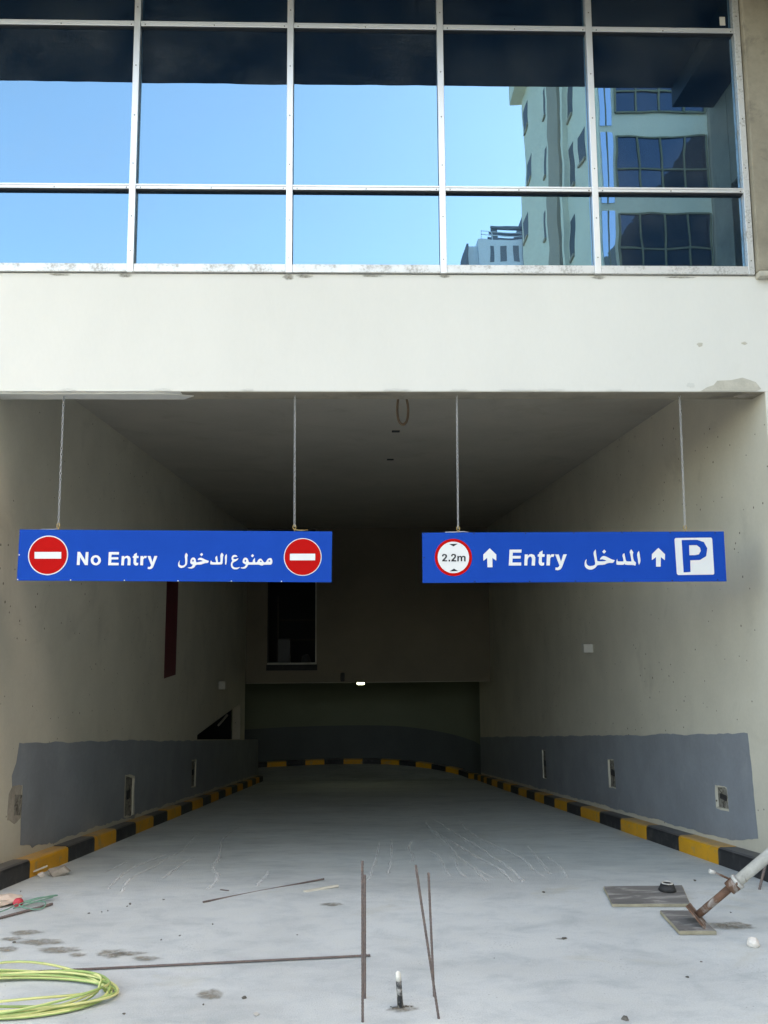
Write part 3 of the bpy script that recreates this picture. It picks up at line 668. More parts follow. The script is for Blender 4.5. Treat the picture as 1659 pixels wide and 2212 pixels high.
D['no_entry_arabic'] = [([(-0.667,2.339),(-0.667,2.349),(-0.67,2.362),(-0.675,2.37),(-0.684,2.371),(-0.691,2.37),(-0.698,2.366),(-0.704,2.36),(-0.709,2.352),(-0.713,2.345),(-0.716,2.341),(-0.721,2.339),(-0.727,2.339),(-0.732,2.343),(-0.737,2.349),(-0.742,2.356),(-0.748,2.363),(-0.754,2.367),(-0.76,2.367),(-0.766,2.364),(-0.771,2.36),(-0.776,2.353),(-0.779,2.344),(-0.785,2.34),(-0.795,2.339),(-0.796,2.347),(-0.797,2.356),(-0.798,2.373),(-0.803,2.368),(-0.807,2.363),(-0.812,2.355),(-0.814,2.348),(-0.815,2.34),(-0.835,2.34),(-0.843,2.342),(-0.845,2.348),(-0.848,2.355),(-0.85,2.363),(-0.854,2.369),(-0.86,2.373),(-0.867,2.375),(-0.874,2.375),(-0.88,2.371),(-0.885,2.364),(-0.888,2.356),(-0.889,2.348),(-0.889,2.342),(-0.887,2.337),(-0.883,2.333),(-0.877,2.329),(-0.872,2.326),(-0.865,2.323),(-0.868,2.314),(-0.873,2.309),(-0.88,2.305),(-0.888,2.302),(-0.899,2.301),(-0.904,2.3),(-0.905,2.298),(-0.892,2.293),(-0.883,2.292),(-0.874,2.293),(-0.866,2.296),(-0.861,2.3),(-0.855,2.306),(-0.851,2.316),(-0.847,2.321),(-0.843,2.322),(-0.826,2.322),(-0.796,2.322),(-0.778,2.322),(-0.774,2.322),(-0.767,2.321),(-0.759,2.319),(-0.752,2.316),(-0.746,2.315),(-0.74,2.315),(-0.735,2.319),(-0.724,2.321),(-0.709,2.321),(-0.696,2.321),(-0.684,2.321),(-0.676,2.322),(-0.673,2.325),(-0.67,2.33)],[[(-0.682,2.349),(-0.683,2.346),(-0.685,2.344),(-0.689,2.343),(-0.692,2.344),(-0.695,2.346),(-0.696,2.349),(-0.695,2.352),(-0.693,2.354),(-0.689,2.355),(-0.686,2.354),(-0.683,2.352)],[(-0.747,2.346),(-0.747,2.344),(-0.75,2.342),(-0.753,2.341),(-0.756,2.342),(-0.759,2.344),(-0.76,2.346),(-0.759,2.349),(-0.756,2.351),(-0.753,2.352),(-0.75,2.351),(-0.747,2.349)],[(-0.863,2.351),(-0.864,2.347),(-0.866,2.344),(-0.869,2.343),(-0.872,2.344),(-0.874,2.347),(-0.875,2.351),(-0.874,2.355),(-0.872,2.358),(-0.869,2.359),(-0.866,2.358),(-0.864,2.355)]]),([(-0.828,2.388),(-0.816,2.402),(-0.804,2.39),(-0.817,2.377)],[]),([(-0.927,2.383),(-0.934,2.391),(-0.939,2.394),(-0.947,2.396),(-0.954,2.396),(-0.96,2.393),(-0.966,2.388),(-0.971,2.381),(-0.973,2.373),(-0.972,2.365),(-0.97,2.358),(-0.967,2.354),(-0.968,2.348),(-0.973,2.341),(-0.976,2.333),(-0.977,2.323),(-0.976,2.314),(-0.973,2.304),(-0.968,2.297),(-0.961,2.291),(-0.952,2.288),(-0.94,2.288),(-0.93,2.289),(-0.922,2.292),(-0.916,2.296),(-0.908,2.304),(-0.914,2.303),(-0.921,2.302),(-0.93,2.3),(-0.939,2.3),(-0.949,2.301),(-0.956,2.305),(-0.961,2.311),(-0.964,2.317),(-0.965,2.324),(-0.964,2.331),(-0.96,2.337),(-0.954,2.342),(-0.946,2.347),(-0.938,2.351),(-0.93,2.356),(-0.925,2.362),(-0.921,2.372),(-0.928,2.369),(-0.934,2.366),(-0.94,2.364),(-0.945,2.363),(-0.951,2.364),(-0.956,2.366),(-0.96,2.37),(-0.96,2.374),(-0.958,2.378),(-0.953,2.38),(-0.946,2.381),(-0.939,2.382)],[]),([(-1.011,2.403),(-1.008,2.393),(-1.007,2.38),(-1.008,2.361),(-1.009,2.344),(-1.013,2.323),(-1.02,2.324),(-1.02,2.345),(-1.021,2.36),(-1.023,2.378),(-1.02,2.391)],[]),([(-1.045,2.413),(-1.035,2.399),(-1.033,2.392),(-1.036,2.389),(-1.037,2.38),(-1.038,2.367),(-1.039,2.354),(-1.04,2.34),(-1.042,2.331),(-1.045,2.326),(-1.067,2.324),(-1.106,2.324),(-1.128,2.325),(-1.13,2.328),(-1.131,2.332),(-1.131,2.339),(-1.129,2.347),(-1.126,2.358),(-1.122,2.346),(-1.113,2.342),(-1.088,2.341),(-1.09,2.353),(-1.092,2.362),(-1.094,2.372),(-1.092,2.381),(-1.082,2.392),(-1.079,2.376),(-1.077,2.363),(-1.074,2.342),(-1.057,2.341),(-1.055,2.352),(-1.055,2.366),(-1.057,2.385),(-1.055,2.399)],[]),([(-1.142,2.352),(-1.146,2.34),(-1.153,2.336),(-1.163,2.336),(-1.172,2.335),(-1.179,2.332),(-1.187,2.33),(-1.196,2.326),(-1.211,2.324),(-1.23,2.324),(-1.242,2.319),(-1.245,2.31),(-1.251,2.303),(-1.261,2.298),(-1.271,2.295),(-1.283,2.296),(-1.292,2.298),(-1.301,2.302),(-1.285,2.304),(-1.276,2.307),(-1.269,2.311),(-1.265,2.316),(-1.261,2.325),(-1.272,2.328),(-1.277,2.333),(-1.28,2.339),(-1.28,2.348),(-1.279,2.359),(-1.275,2.368),(-1.27,2.374),(-1.263,2.378),(-1.256,2.378),(-1.25,2.376),(-1.244,2.37),(-1.24,2.361),(-1.237,2.342),(-1.228,2.342),(-1.215,2.344),(-1.187,2.35),(-1.194,2.355),(-1.2,2.357),(-1.207,2.36),(-1.214,2.36),(-1.225,2.358),(-1.223,2.366),(-1.22,2.371),(-1.214,2.374),(-1.208,2.376),(-1.201,2.375),(-1.19,2.372),(-1.176,2.365),(-1.162,2.359)],[[(-1.254,2.354),(-1.255,2.35),(-1.257,2.347),(-1.26,2.346),(-1.264,2.347),(-1.266,2.35),(-1.267,2.354),(-1.266,2.358),(-1.264,2.361),(-1.261,2.362),(-1.257,2.361),(-1.255,2.358)]]),([(-1.209,2.4),(-1.197,2.413),(-1.185,2.401),(-1.198,2.388)],[]),([(-1.312,2.415),(-1.302,2.4),(-1.3,2.393),(-1.302,2.39),(-1.304,2.377),(-1.303,2.355),(-1.304,2.339),(-1.305,2.33),(-1.309,2.321),(-1.316,2.313),(-1.324,2.306),(-1.335,2.302),(-1.344,2.3),(-1.354,2.301),(-1.362,2.305),(-1.368,2.312),(-1.371,2.321),(-1.371,2.332),(-1.367,2.343),(-1.357,2.36),(-1.362,2.343),(-1.362,2.333),(-1.36,2.326),(-1.355,2.321),(-1.348,2.318),(-1.34,2.317),(-1.331,2.319),(-1.324,2.323),(-1.32,2.327),(-1.318,2.337),(-1.318,2.351),(-1.319,2.367),(-1.322,2.386),(-1.32,2.4)],[])]
D['entry_text'] = [([(1.128,2.426),(1.22,2.426),(1.217,2.403),(1.152,2.403),(1.15,2.378),(1.212,2.378),(1.21,2.358),(1.149,2.358),(1.147,2.328),(1.214,2.328),(1.213,2.305),(1.119,2.305)],[]),([(1.243,2.389),(1.265,2.389),(1.265,2.377),(1.278,2.388),(1.295,2.392),(1.315,2.384),(1.323,2.364),(1.318,2.304),(1.293,2.304),(1.297,2.356),(1.292,2.37),(1.282,2.373),(1.269,2.364),(1.263,2.347),(1.26,2.305),(1.237,2.305)],[]),([(1.38,2.419),(1.378,2.39),(1.395,2.39),(1.393,2.37),(1.374,2.37),(1.371,2.333),(1.376,2.325),(1.389,2.327),(1.388,2.307),(1.369,2.301),(1.352,2.309),(1.347,2.326),(1.351,2.37),(1.341,2.372),(1.343,2.389),(1.352,2.39),(1.355,2.404)],[]),([(1.412,2.388),(1.436,2.388),(1.435,2.376),(1.448,2.39),(1.469,2.389),(1.462,2.368),(1.447,2.37),(1.436,2.358),(1.432,2.304),(1.406,2.304)],[]),([(1.475,2.388),(1.502,2.388),(1.518,2.333),(1.537,2.388),(1.564,2.388),(1.524,2.29),(1.511,2.273),(1.493,2.267),(1.473,2.27),(1.475,2.289),(1.489,2.287),(1.5,2.295),(1.505,2.304)],[])]
D['entry_arabic'] = [([(2.119,2.412),(2.122,2.393),(2.124,2.377),(2.126,2.356),(2.127,2.34),(2.125,2.327),(2.121,2.317),(2.114,2.304),(2.111,2.315),(2.109,2.325),(2.108,2.339),(2.106,2.357),(2.103,2.379),(2.106,2.396)],[]),([(2.059,2.424),(2.072,2.406),(2.075,2.397),(2.072,2.393),(2.07,2.383),(2.071,2.368),(2.073,2.354),(2.075,2.342),(2.08,2.333),(2.087,2.328),(2.091,2.322),(2.091,2.315),(2.089,2.308),(2.085,2.298),(2.076,2.303),(2.057,2.305),(2.026,2.305),(2.008,2.308),(2.003,2.315),(1.999,2.309),(1.985,2.306),(1.96,2.306),(1.945,2.307),(1.942,2.31),(1.941,2.318),(1.942,2.33),(1.944,2.34),(1.949,2.353),(1.95,2.339),(1.952,2.334),(1.954,2.333),(1.966,2.332),(1.997,2.332),(1.996,2.345),(1.994,2.358),(1.991,2.373),(1.993,2.385),(2.005,2.396),(2.008,2.377),(2.011,2.363),(2.013,2.347),(2.016,2.338),(2.019,2.334),(2.029,2.332),(2.058,2.331),(2.057,2.345),(2.055,2.36),(2.052,2.381),(2.049,2.394),(2.047,2.401),(2.049,2.41)],[]),([(1.93,2.341),(1.92,2.326),(1.911,2.321),(1.898,2.322),(1.886,2.321),(1.874,2.319),(1.863,2.315),(1.854,2.31),(1.836,2.307),(1.808,2.306),(1.792,2.302),(1.789,2.296),(1.782,2.288),(1.773,2.281),(1.762,2.275),(1.748,2.271),(1.734,2.271),(1.72,2.275),(1.71,2.282),(1.702,2.291),(1.698,2.303),(1.698,2.317),(1.7,2.328),(1.703,2.338),(1.708,2.345),(1.715,2.35),(1.711,2.335),(1.711,2.326),(1.712,2.318),(1.716,2.31),(1.722,2.303),(1.73,2.299),(1.74,2.298),(1.751,2.299),(1.761,2.301),(1.77,2.304),(1.776,2.308),(1.779,2.314),(1.779,2.322),(1.777,2.336),(1.775,2.355),(1.772,2.374),(1.769,2.392),(1.772,2.407),(1.786,2.425),(1.788,2.403),(1.79,2.383),(1.793,2.357),(1.795,2.341),(1.796,2.336),(1.81,2.333),(1.835,2.333),(1.852,2.334),(1.865,2.338),(1.855,2.344),(1.847,2.346),(1.839,2.349),(1.83,2.349),(1.816,2.347),(1.822,2.359),(1.828,2.366),(1.835,2.371),(1.844,2.374),(1.854,2.373),(1.865,2.37),(1.877,2.364),(1.888,2.358),(1.899,2.352),(1.91,2.347)],[]),([(1.836,2.406),(1.852,2.423),(1.866,2.408),(1.85,2.392)],[])]
D['height_text'] = [([(0.612,2.377),(0.615,2.389),(0.622,2.395),(0.634,2.395),(0.646,2.392),(0.652,2.38),(0.648,2.368),(0.636,2.354),(0.631,2.348),(0.651,2.348),(0.651,2.339),(0.612,2.339),(0.615,2.349),(0.63,2.364),(0.638,2.374),(0.638,2.383),(0.632,2.387),(0.625,2.385),(0.623,2.376)],[]),([(0.662,2.351),(0.674,2.351),(0.674,2.338),(0.662,2.338)],[]),([(0.681,2.377),(0.684,2.388),(0.691,2.395),(0.703,2.395),(0.715,2.392),(0.72,2.38),(0.717,2.368),(0.705,2.354),(0.7,2.348),(0.72,2.348),(0.72,2.338),(0.681,2.338),(0.684,2.349),(0.699,2.364),(0.707,2.373),(0.707,2.382),(0.701,2.386),(0.694,2.385),(0.692,2.376)],[]),([(0.729,2.38),(0.739,2.38),(0.739,2.375),(0.748,2.38),(0.755,2.38),(0.761,2.375),(0.77,2.38),(0.781,2.38),(0.79,2.375),(0.792,2.368),(0.791,2.338),(0.78,2.338),(0.78,2.366),(0.775,2.372),(0.769,2.37),(0.766,2.363),(0.765,2.339),(0.754,2.339),(0.754,2.366),(0.75,2.372),(0.744,2.37),(0.74,2.363),(0.739,2.339),(0.728,2.339)],[]),([(0.669,2.471),(0.733,2.472),(0.701,2.452)],[]),([(0.669,2.264),(0.734,2.265),(0.702,2.284)],[])]
D['arrow_a'] = [([(0.977,2.437),(1.026,2.389),(1.024,2.343),(0.995,2.364),(0.995,2.293),(0.957,2.293),(0.956,2.364),(0.927,2.342),(0.927,2.389)],[])]
D['arrow_b'] = [([(2.269,2.434),(2.318,2.385),(2.314,2.34),(2.285,2.364),(2.28,2.291),(2.245,2.291),(2.248,2.364),(2.215,2.341),(2.217,2.386)],[])]
D['p_plate'] = [([(2.405,2.509),(2.68,2.511),(2.688,2.502),(2.69,2.236),(2.682,2.228),(2.412,2.226),(2.402,2.235),(2.397,2.5)],[])]
D['p_letter'] = [([(2.451,2.493),(2.571,2.494),(2.622,2.476),(2.646,2.428),(2.634,2.369),(2.585,2.34),(2.509,2.338),(2.507,2.249),(2.454,2.246)],[[(2.506,2.453),(2.565,2.454),(2.59,2.435),(2.595,2.409),(2.579,2.383),(2.55,2.377),(2.505,2.376)]])]
D['disc1'] = (-2.338,2.4,0.148)
D['disc1r'] = (-2.338,2.4,0.14)
D['bar1'] = [([(-2.438,2.425),(-2.241,2.424),(-2.239,2.374),(-2.436,2.375)],[])]
D['disc2'] = (-0.439,2.378,0.142)
D['disc2r'] = (-0.439,2.378,0.136)
D['bar2'] = [([(-0.535,2.403),(-0.345,2.402),(-0.345,2.352),(-0.535,2.353)],[])]
D['hdisc'] = (0.699,2.369,0.1415)
D['hdiscw'] = (0.699,2.369,0.119)
D['streaks'] = [[(1.188,0.226),(1.212,0.906),(1.176,1.602),(1.144,2.45),(1.078,3.28),(1.025,4.283),(0.946,5.358)],[(1.112,0.234),(1.127,0.853),(1.073,1.321),(1.022,1.696),(0.974,2.377),(0.907,2.975),(0.857,3.659),(0.813,4.452),(0.829,5.05)],[(1.396,0.474),(1.384,0.765),(1.419,1.284),(1.402,1.812),(1.327,2.429),(1.253,3.257),(1.233,4.255),(1.297,5.306)],[(1.0,0.457),(0.962,0.688),(0.916,1.199),(0.867,1.636),(0.869,2.482),(0.842,3.198),(0.799,3.916)],[(0.798,0.476),(0.782,0.888),(0.822,1.419),(0.805,1.643)],[(0.684,0.488),(0.679,0.898),(0.694,1.361),(0.694,1.811),(0.634,2.149)],[(1.464,0.58),(1.523,1.068),(1.576,1.713),(1.644,2.391)],[(0.434,1.388),(0.471,1.836),(0.456,2.347),(0.523,2.918)],[(0.199,0.647),(0.257,1.552),(0.325,3.153)],[(0.925,0.303),(0.924,0.812),(0.894,1.34)],[(1.558,0.403),(1.642,0.99),(1.668,1.549)],[(-1.111,0.143),(-1.141,0.721),(-1.276,1.291),(-1.298,1.719),(-1.479,2.956),(-1.526,3.726),(-1.538,4.634)],[(-1.722,0.105),(-1.817,0.674),(-1.791,1.148),(-1.795,1.849),(-1.767,2.423),(-1.912,3.896)],[(-1.852,0.211),(-1.912,0.628),(-1.947,1.228),(-1.909,1.71),(-1.862,2.094)],[(-0.775,0.259),(-0.761,0.741),(-0.769,0.982)],[(0.045,0.44),(0.113,1.422),(0.181,2.757)],[(-1.56,0.649),(-1.572,1.39),(-1.552,1.9)],[(-2.11,0.993),(-2.102,1.657)]]
def flat(polys, name, mat, parent, lift, th=.0012, label=None):
    o_ = off(parent)
    for outl, hs in polys:
        bm = bmesh.new()
        plate(bm, outl, hs, lambda u, v, w: Vector((u, .1-lift+w, v))-o_, th)
        o = from_bm(name, bm, mat, parent)
        if label: o['label'] = label
    return o
def disc(c, n=56): return [([(c[0]+c[2]*math.cos(2*math.pi*k/n), c[1]+c[2]*math.sin(2*math.pi*k/n)) for k in range(n)], [])]
def ringp(c, ri, n=56): return [(disc(c)[0][0], [disc((c[0], c[1], ri))[0][0][::-1]])]
def link_mesh():
    me = bpy.data.meshes.get('chain_link')
    return me
def chain(parent, top, bot):
    """welded oval links, alternately turned, in one mesh per chain; hook at the lower end"""
    o_ = off(parent); bm = bmesh.new(); a, b_ = Vector(top), Vector(bot)
    L_ = (b_-a).length; pit = .0235; n = int(L_/pit); d = (b_-a).normalized()
    sx = d.orthogonal().normalized(); sy = d.cross(sx)
    for i in range(n):
        c = a+d*(i+.5)*L_/n-o_; s_ = sx if i % 2 else sy
        pts = []
        for k in range(10):
            t = 2*math.pi*k/10
            pts.append(c+s_*(.0072*math.cos(t))+d*(.0150*math.sin(t)))
        add_tube(bm, pts, .0021, 5, close=True)
    return from_bm('chain', bm, M['chain'], parent)
def hook(parent, p):
    o_ = off(parent); bm = bmesh.new(); p = Vector(p)-o_
    add_tube(bm, [p+Vector((.012*math.cos(t), 0, .016*math.sin(t)+.004)) for t in [2*math.pi*k/12 for k in range(12)]], .003, 6, close=True)
    add_tube(bm, [p+Vector((0, 0, -.012)), p+Vector((.002, 0, -.03))], .004, 6)
    return from_bm('hook', bm, M['brass'], parent)
def sign_panel(root, corners, th=.022):
    o_ = off(root); bm = bmesh.new()
    plate(bm, corners, [], lambda u, v, w: Vector((u, .1+w, v))-o_, th)
    f = [bm.verts.new(Vector((u, .1+th, v))-o_) for u, v in corners]; bm.faces.new(f)
    bmesh.ops.remove_doubles(bm, verts=bm.verts, dist=1e-5)
    return from_bm('panel', bm, M['sign_blue'], root)
def sign_screws(root, corners, mat, spots):
    for u, v in spots:
        (x0, z0), (x1, z1), (x2, z2), (x3, z3) = corners
        x = (x0*(1-u)+x1*u)*(1-v)+(x3*(1-u)+x2*u)*v; z = (z0*(1-u)+z1*u)*(1-v)+(z3*(1-u)+z2*u)*v
        box('screw', x-.004, x+.004, .0975, .0995, z-.004, z+.004, mat, root)
s1 = empty('hanging_sign', (-1.39, .1, 2.4)); tag(s1, 'blue hanging sign reading No Entry with two red no-entry discs', 'sign')
c1 = [(-2.557, 2.595), (-.218, 2.570), (-.223, 2.187), (-2.562, 2.213)]
sign_panel(s1, c1)
for k in ('1', '2'):
    d_ = flat(disc(D['disc'+k]), 'disc_rim', M['sign_white'], s1, .0015)
    r_ = flat(disc(D['disc'+k+'r']), 'disc', M['sign_red'], s1, .003)
    flat(D['bar'+k], 'bar', M['sign_white'], r_, .0045)
flat(D['no_entry_text'], 'letter', M['sign_white'], s1, .0015)
flat(D['no_entry_arabic'], 'letter', M['sign_white'], s1, .0015)
chain(s1, (-2.269, .1, ZB), (-2.274, .108, 2.63)); hook(s1, (-2.274, .108, 2.62))
chain(s1, (-.505, .1, ZB), (-.503, .108, 2.61)); hook(s1, (-.503, .108, 2.60))
tube_obj('tie_wire', [(-2.274, .112, 2.605), (-2.31, .112, 2.596), (-2.40, .112, 2.598)], .003, M['chain'], s1, 6)
tube_obj('tie_wire', [(-.503, .112, 2.585), (-.46, .112, 2.580), (-.40, .112, 2.583)], .004, M['brass'], s1, 6)
sign_screws(s1, c1, M['sign_white'], [(.003, .5), (.003, .98), (.17, .985), (.34, .985), (.51, .99), (.68, .99), (.84, .99)])
s2 = empty('hanging_sign', (1.62, .1, 2.37)); tag(s2, 'blue hanging sign reading Entry with 2.2m height limit and parking P', 'sign')
c2 = [(.465, 2.558), (2.782, 2.558), (2.782, 2.176), (.464, 2.178)]
sign_panel(s2, c2)
hd = flat(disc(D['hdisc']), 'height_disc', M['sign_red'], s2, .0015)
flat(disc(D['hdiscw']), 'disc_face', M['sign_white'], hd, .003)
flat(D['height_text'], 'letter', M['sign_black'], hd, .0045)
flat(D['arrow_a'], 'arrow', M['sign_white'], s2, .0015); flat(D['arrow_b'], 'arrow', M['sign_white'], s2, .0015)
flat(D['entry_text'], 'letter', M['sign_white'], s2, .0015)
flat(D['entry_arabic'], 'letter', M['sign_white'], s2, .0015)
pp = flat(D['p_plate'], 'parking_plate', M['sign_white'], s2, .0015)
flat(D['p_letter'], 'letter', M['sign_blue'], pp, .003)
chain(s2, (.747, .1, ZB), (.740, .108, 2.59)); hook(s2, (.740, .108, 2.585))
chain(s2, (2.492, .1, ZB), (2.486, .108, 2.59)); hook(s2, (2.486, .108, 2.585))
tube_obj('tie_wire', [(.64, .112, 2.562), (.70, .112, 2.562), (.78, .112, 2.566), (.82, .112, 2.561)], .004, M['chain'], s2, 6)
sign_screws(s2, c2, M['sign_black'], [(.005, .02), (.17, .02), (.34, .02), (.5, .02), (.66, .02), (.82, .02), (.97, .03), (.005, .5), (.17, .98), (.35, .98), (.5, .98), (.66, .98), (.82, .98), (.97, .97)])

# ------------------------------------------------------------------ things on walls and ceiling
def junction_box(X, sg, y, z, label, sz=.14):
    e = empty('junction_box', (X, y, z)); tag(e, label, 'junction box')
    xs = sorted((X, X+sg*.12))
    box('body', xs[0], xs[1], y-sz/2, y+sz/2, z-sz/2, z+sz/2, M['plastic'], e, .006)
    xs = sorted((X+sg*.12, X+sg*.129))
    box('cover', xs[0], xs[1], y-sz/2-.004, y+sz/2+.004, z-sz/2-.004, z+sz/2+.004, M['plastic'], e, .004)
    return e
jb = junction_box(XR, -1, 5.15, 1.46, 'white plastic junction box on the right ramp wall', .115)
plate_obj('backing_mark', [(5.24, 1.39), (5.54, 1.385), (5.55, 1.50), (5.24, 1.52)], [], side(XR-.003, 1), .002, M['hollow'], jb)
junction_box(XL, 1, 10.5, .565, 'small white junction box on the left wall, beyond the maroon strip', .15)
lp = empty('cable_loop', (.37, 1.0, 4.03)); tag(lp, 'loose brown cable loop hanging from the ramp ceiling', 'cable loop')
P = [Vector((.375, 1.0, 4.04)), Vector((.36, 1.0, 3.95)), Vector((.335, 1.0, 3.85)), Vector((.325, 1.0, 3.72)), Vector((.34, 1.0, 3.63)), Vector((.375, 1.0, 3.60)), Vector((.41, 1.0, 3.64)), Vector((.42, 1.0, 3.75)), Vector((.40, 1.0, 3.87)), Vector((.385, 1.0, 3.96)), Vector((.38, 1.0, 4.04))]
tube_obj('cable', catmull(P, 6), .011, M['rope_brown'], lp, 7)
for (x, y) in ((.405, 3.217), (.403, 5.0)):
    o = box('ceiling_outlet', x-.045, x+.045, y-.03, y+.03, ZC-.012, ZC+.004, M['tar'], None, .003)
    tag(o, 'small dark outlet in the ceiling '+('nearer the ramp mouth' if y < 4 else 'deeper in the ramp'), 'outlet', 'ceiling outlets')
lm = empty('bulkhead_lamp', (-.02, YE+.32, .28)); tag(lm, 'small lit bulkhead lamp under the end wall', 'lamp')
bm = bmesh.new(); add_box(bm, -.12, .12, -.055, .08, -.005, .03, .01)
from_bm('housing', bm, M['tar'], lm)
bm = bmesh.new(); add_box(bm, -.085, .085, -.045, .065, -.065, -.006, .026)
from_bm('lens', bm, M['lamp'], lm)
o = box('cable_gland', -.50, -.40, YE-.06, YE, .32, .53, M['tar'], None, .02); tag(o, 'dark bracket on the lower edge of the end wall', 'bracket')
# stored goods behind the window, coloured near-black for the dim room
o = empty('storage_rack', (-1.6, YE+1.4, .5)); tag(o, 'dim metal storage rack behind the end wall window', 'rack')
for z in (1.25, 1.75): box('rail', -2.1, -1.15, YE+1.35, YE+1.4, z, z+.04, M['tar'], o)
for x in (-2.15, -1.15): box('post', x-.02, x+.02, YE+1.35, YE+1.4, .5, 2.4, M['tar'], o)
o = box('carton', -2.1, -1.8, YE+1.0, YE+1.3, .501, 1.3, M['opp_dark'], None, .01); tag(o, 'upright carton in the dark store room window', 'carton')
bm = rock_bm(random.Random(4), .18, .15, .3, 26); o = from_bm('sack', bm, M['opp_dark'], None, True, (-1.42, YE+1.1, .68)); tag(o, 'pale sack slumped behind the store room window', 'sack')

# ------------------------------------------------------------------ lime streaks and mortar smears on the floors
bm = bmesh.new(); lay = bm.verts.layers.float.new('edge')
sq = random.Random(21)
for st in D['streaks']:
    P = catmull([(x, y, 0) for x, y in st], 8)
    P = [p+Vector((sq.uniform(-.006, .006), 0, 0)) for p in P]
    n = len(P); prev = None; wd = sq.uniform(.014, .026)
    for i, p in enumerate(P):
        t = (P[min(i+1, n-1)]-P[max(i-1, 0)]).normalized(); nn = Vector((t.y, -t.x, 0))
        w = wd*(1+.5*sq.uniform(-1, 1)); row = []
        for k, e in ((-1, .0), (0, 1), (1, .0)):
            v = bm.verts.new((p.x+nn.x*w*k, p.y+nn.y*w*k, zr(p.y)+.004)); v[lay] = e*(1-.6*i/n)*1.05; row.append(v)
        if prev:
            for k in range(2): bm.faces.new((prev[k], prev[k+1], row[k+1], row[k]))
        prev = row
o = from_bm('lime_streaks', bm, M['lime'], ramp_floor); o['kind'] = 'stuff'
def smear(x, y, rx, ry, seed):
    bm = bmesh.new(); lay = bm.verts.layers.float.new('edge'); q = random.Random(seed)
    c = bm.verts.new((0, 0, 0)); c[lay] = 1.0
    prev = None; rows = []
    for rr, e in ((.5, .85), (1.0, 0.0)):
        rg = []
        for k in range(16):
            t = 2*math.pi*k/16; j = 1+q.uniform(-.25, .25)
            v = bm.verts.new((rx*rr*j*math.cos(t), ry*rr*j*math.sin(t), 0)); v[lay] = e; rg.append(v)
        rows.append(rg)
    for k in range(16):
        bm.faces.new((c, rows[0][k], rows[0][(k+1) % 16])); bm.faces.new((rows[0][k], rows[1][k], rows[1][(k+1) % 16], rows[0][(k+1) % 16]))
    return from_bm('mortar_smear', bm, M['mud'], bpy.data.objects['apron'], loc=(x, y, .004))
for i, (x, y, a, b_) in enumerate(((-1.94, -.85, .20, .08), (-1.78, -.975, .18, .07), (-2.08, -.69, .14, .06), (-2.14, -.79, .10, .05), (-1.45, -1.04, .13, .10), (-1.36, -1.045, .15, .045), (-1.24, -1.12, .12, .05), (-2.1, -.95, .12, .06), (-1.645, -1.05, .08, .04), (-.785, -1.592, .10, .09), (-.2, .0-.28, .12, .05), (.2, -1.79, .12, .05), (1.2, -.94, .06, .02), (2.3, -.78, .2, .1))):
    smear(x, y, a, b_, 90+i)

def face_smudge(x, z, rx, rz, seed):
    o = smear(0, 0, rx, rz, seed); o.parent = fascia; o.name = 'dirt_smudge'
    o.location = (x, -.005, z); o.rotation_euler.x = R(90)
for i, (x, z, a, b_) in enumerate(((-.55, 4.535, .06, .035), (-.42, 4.54, .10, .02), (-1.8, 4.54, .07, .022), (.66, 4.545, .06, .018), (1.86, 4.54, .08, .02), (-2.3, 4.545, .12, .012), (2.5, 4.545, .16, .012), (.1, 4.545, .12, .012)  )):
    face_smudge(x, z, a, b_, 130+i)
for i, (x, z, a, b_) in enumerate(((3.15, 3.2, .02, .25), (3.14, 2.8, .02, .2), (3.16, 3.45, .03, .1), (3.15, 2.3, .015, .2))):
    face_smudge(x, z, a, b_, 150+i)

# ------------------------------------------------------------------ loose things on the ground
def rebar(name_loc, p0, p1, label, rad=.0062, group=None, cat='rebar', name='rebar'):
    a, b_ = Vector(p0), Vector(p1); L_ = (b_-a).length; n = int(L_/.008)
    bm = bmesh.new()
    pts = [(b_-a)*(i/n) for i in range(n+1)]
    add_tube(bm, pts, [rad*(1.12 if i % 2 else .93) for i in range(n+1)], 8)
    o = from_bm(name, bm, M['rust'], None, loc=a); tag(o, label, cat, group); return o
gs = 'rebar starters standing in the apron'
rebar(0, (0, -1.911, -.02), (.001, -1.905, .743), 'tallest upright rebar of the left pair', group=gs)
rebar(0, (.012, -1.663, -.02), (.014, -1.66, .604), 'shorter upright rebar behind the left pair\'s tall bar', group=gs)
rebar(0, (.372, -1.893, -.02), (.265, -1.893, .716), 'upright rebar of the right pair leaning left', group=gs)
rebar(0, (.368, -1.657, -.02), (.346, -1.657, .609), 'nearly plumb upright rebar at the back of the right pair', group=gs)
rebar(0, (-3.2, -1.385, .008), (.045, -1.15, .010), 'long rebar lying across the apron behind the cable coil', group='rebar lying on the apron')
def on_g(x, y, h=.008): return (x, y, zr(y)+h)
rebar(0, on_g(-1.085, -.203), (-.291, .471, zr(.471)+.012), 'short rebar lying slantwise at the top of the ramp', group='rebar lying on the apron')
rebar(0, (-2.9, -1.02, .01), (-2.103, -.199, .010), 'dark rebar at the left edge with green cord tangled on it', .009, group='rebar lying on the apron')
rebar(0, (2.80, -.10, -.02), (2.94, -.05, .33), 'stub of rebar standing behind the steel prop', .0095, group=gs)
